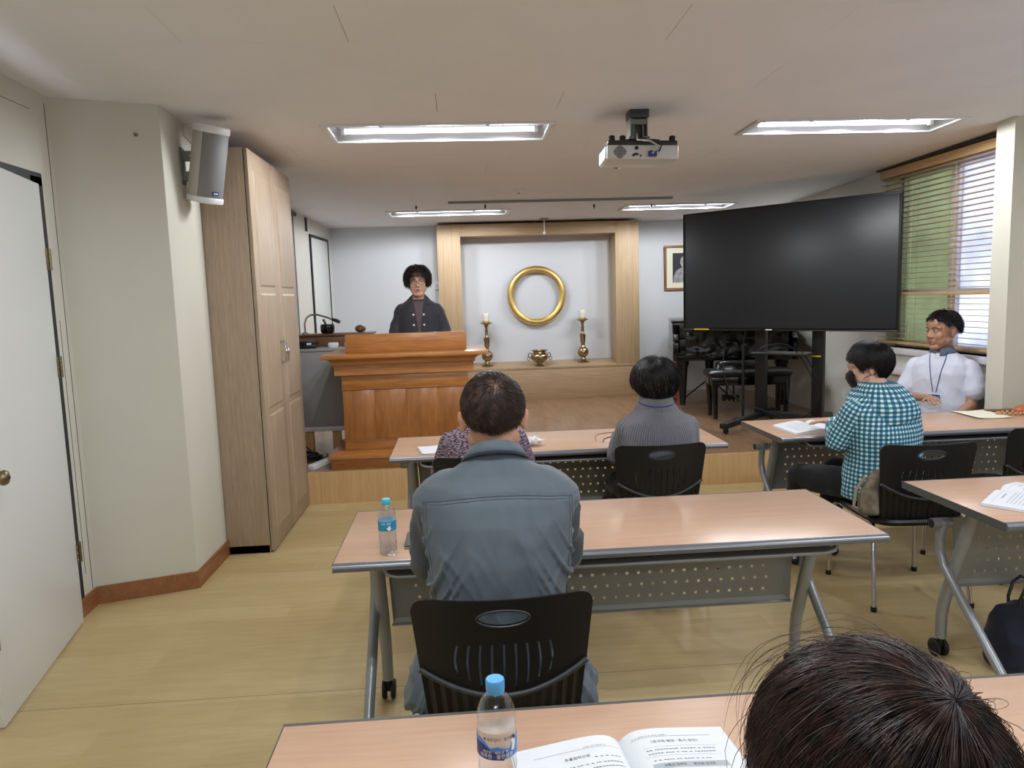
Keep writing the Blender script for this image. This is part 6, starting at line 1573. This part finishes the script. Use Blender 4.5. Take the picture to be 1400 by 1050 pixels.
MB().tube([(-.025, -.075, .003), (-.012, -.045, .014), (.02, -.035, .02), (.08, -.03, .03)], .0028, 6).build('temple', 'dev', t, smooth=True)
for s in (0, 1): MB().tube([(.10+.0*s, -.03+.06*s+.024*math.cos(a), .024+.019*math.sin(a)) for a in np.linspace(0, 2*PI, 18)], .0016, 6).build('lens_rim', 'dev', t, smooth=True)
t = thing('prayer_beads', 'string of pale wooden beads on the table at the right edge', 'beads', (3.42, 4.29, TT))
wb = M('bead_wood', (190, 140, 96), .4)
for k in range(16):
    a = k/16*2*PI; MB().sphere((.07*math.cos(a)*1.3, .035*math.sin(a), .011), .011, 10, 8).build('bead', wb, t, smooth=True)
o = MB().box(-.10, .10, -.03, .03, 0, .012).build('pen_case', 'brown_top', None, bev=.004, loc=(3.45, 4.42, TT), rot=(0, 0, -.1)); tag(o, 'dark flat pen case behind the wooden beads', 'case')
m = MB(); m.rings([(0, 0, 0, .05, .035, 2.2), (0, 0, .02, .065, .05, 2.2), (0, 0, .04, .05, .04, 2), (0, 0, .05, .02, .02, 2)], 20); o = m.build('orange_pouch', M('orange_leather', (176, 96, 54), .45), None, smooth=True, loc=(3.535, 4.33, TT)); tag(o, 'small orange brown pouch at the right edge beside the beads', 'pouch')
# navy bag on the floor
t = thing('tote_bag', 'navy cloth tote bag with black handles on the floor by the table leg', 'bag', (2.22, 2.66, 0), rz=.15)
m = MB(); m.rings([(0, 0, .0, .13, .07, 3), (0, 0, .02, .145, .085, 3), (0, 0, .12, .15, .09, 2.8), (0, 0, .21, .145, .055, 2.6), (0, 0, .255, .135, .025, 2.2)], 32)
me = remesh(m, .008, 2, wr_noise(.009, (9, 9, 7), 40)); mn = min(v.co.z for v in me.vertices)
for v in me.vertices: v.co.z -= mn
me.materials.append(cloth('navy_cloth', (24, 28, 46), .1, .8)); link('bag_body', me, t)
for yy in (-.022, .022): MB().tube([(-.055, yy, .22), (-.058, yy*1.2, .29), (-.035, yy*1.3, .345), (0, yy*1.3, .365), (.035, yy*1.3, .345), (.058, yy*1.2, .29), (.055, yy, .22)], .006, 8).build('handle', 'dev', t, smooth=True)
# beige backpack on the chair behind the woman in checks
t = thing('cloth_bag', 'beige patterned cloth bag wedged on the chair behind the checked shirt', 'bag', (1.985, 3.315, .447), rz=.1)
t.scale = (.85, .85, .88)
m = MB(); m.rings([(0, 0, 0, .10, .05, 3), (0, 0, .02, .115, .062, 3), (.0, .0, .12, .10, .058, 2.8), (0, 0, .20, .06, .04, 2.4), (0, 0, .235, .03, .02, 2.2)], 28)
me = remesh(m, .008, 2, wr_noise(.008, (9, 9, 7), 44)); mn = min(v.co.z for v in me.vertices)
for v in me.vertices: v.co.z -= mn
me.materials.append(M('beige_canvas', (124, 114, 98), .9, var=.4, vs=28, bmp=.4, bs=200)); link('bag_body', me, t)
for s in (-1, 1): MB().tube([(s*.05-.02, .02, .21), (s*.07-.05, .03, .14), (s*.06-.08, .02, .05), (-.09, .0, .02)], .009, 8).build('strap', M('strap_beige', (150, 142, 122), .9), t, smooth=True)
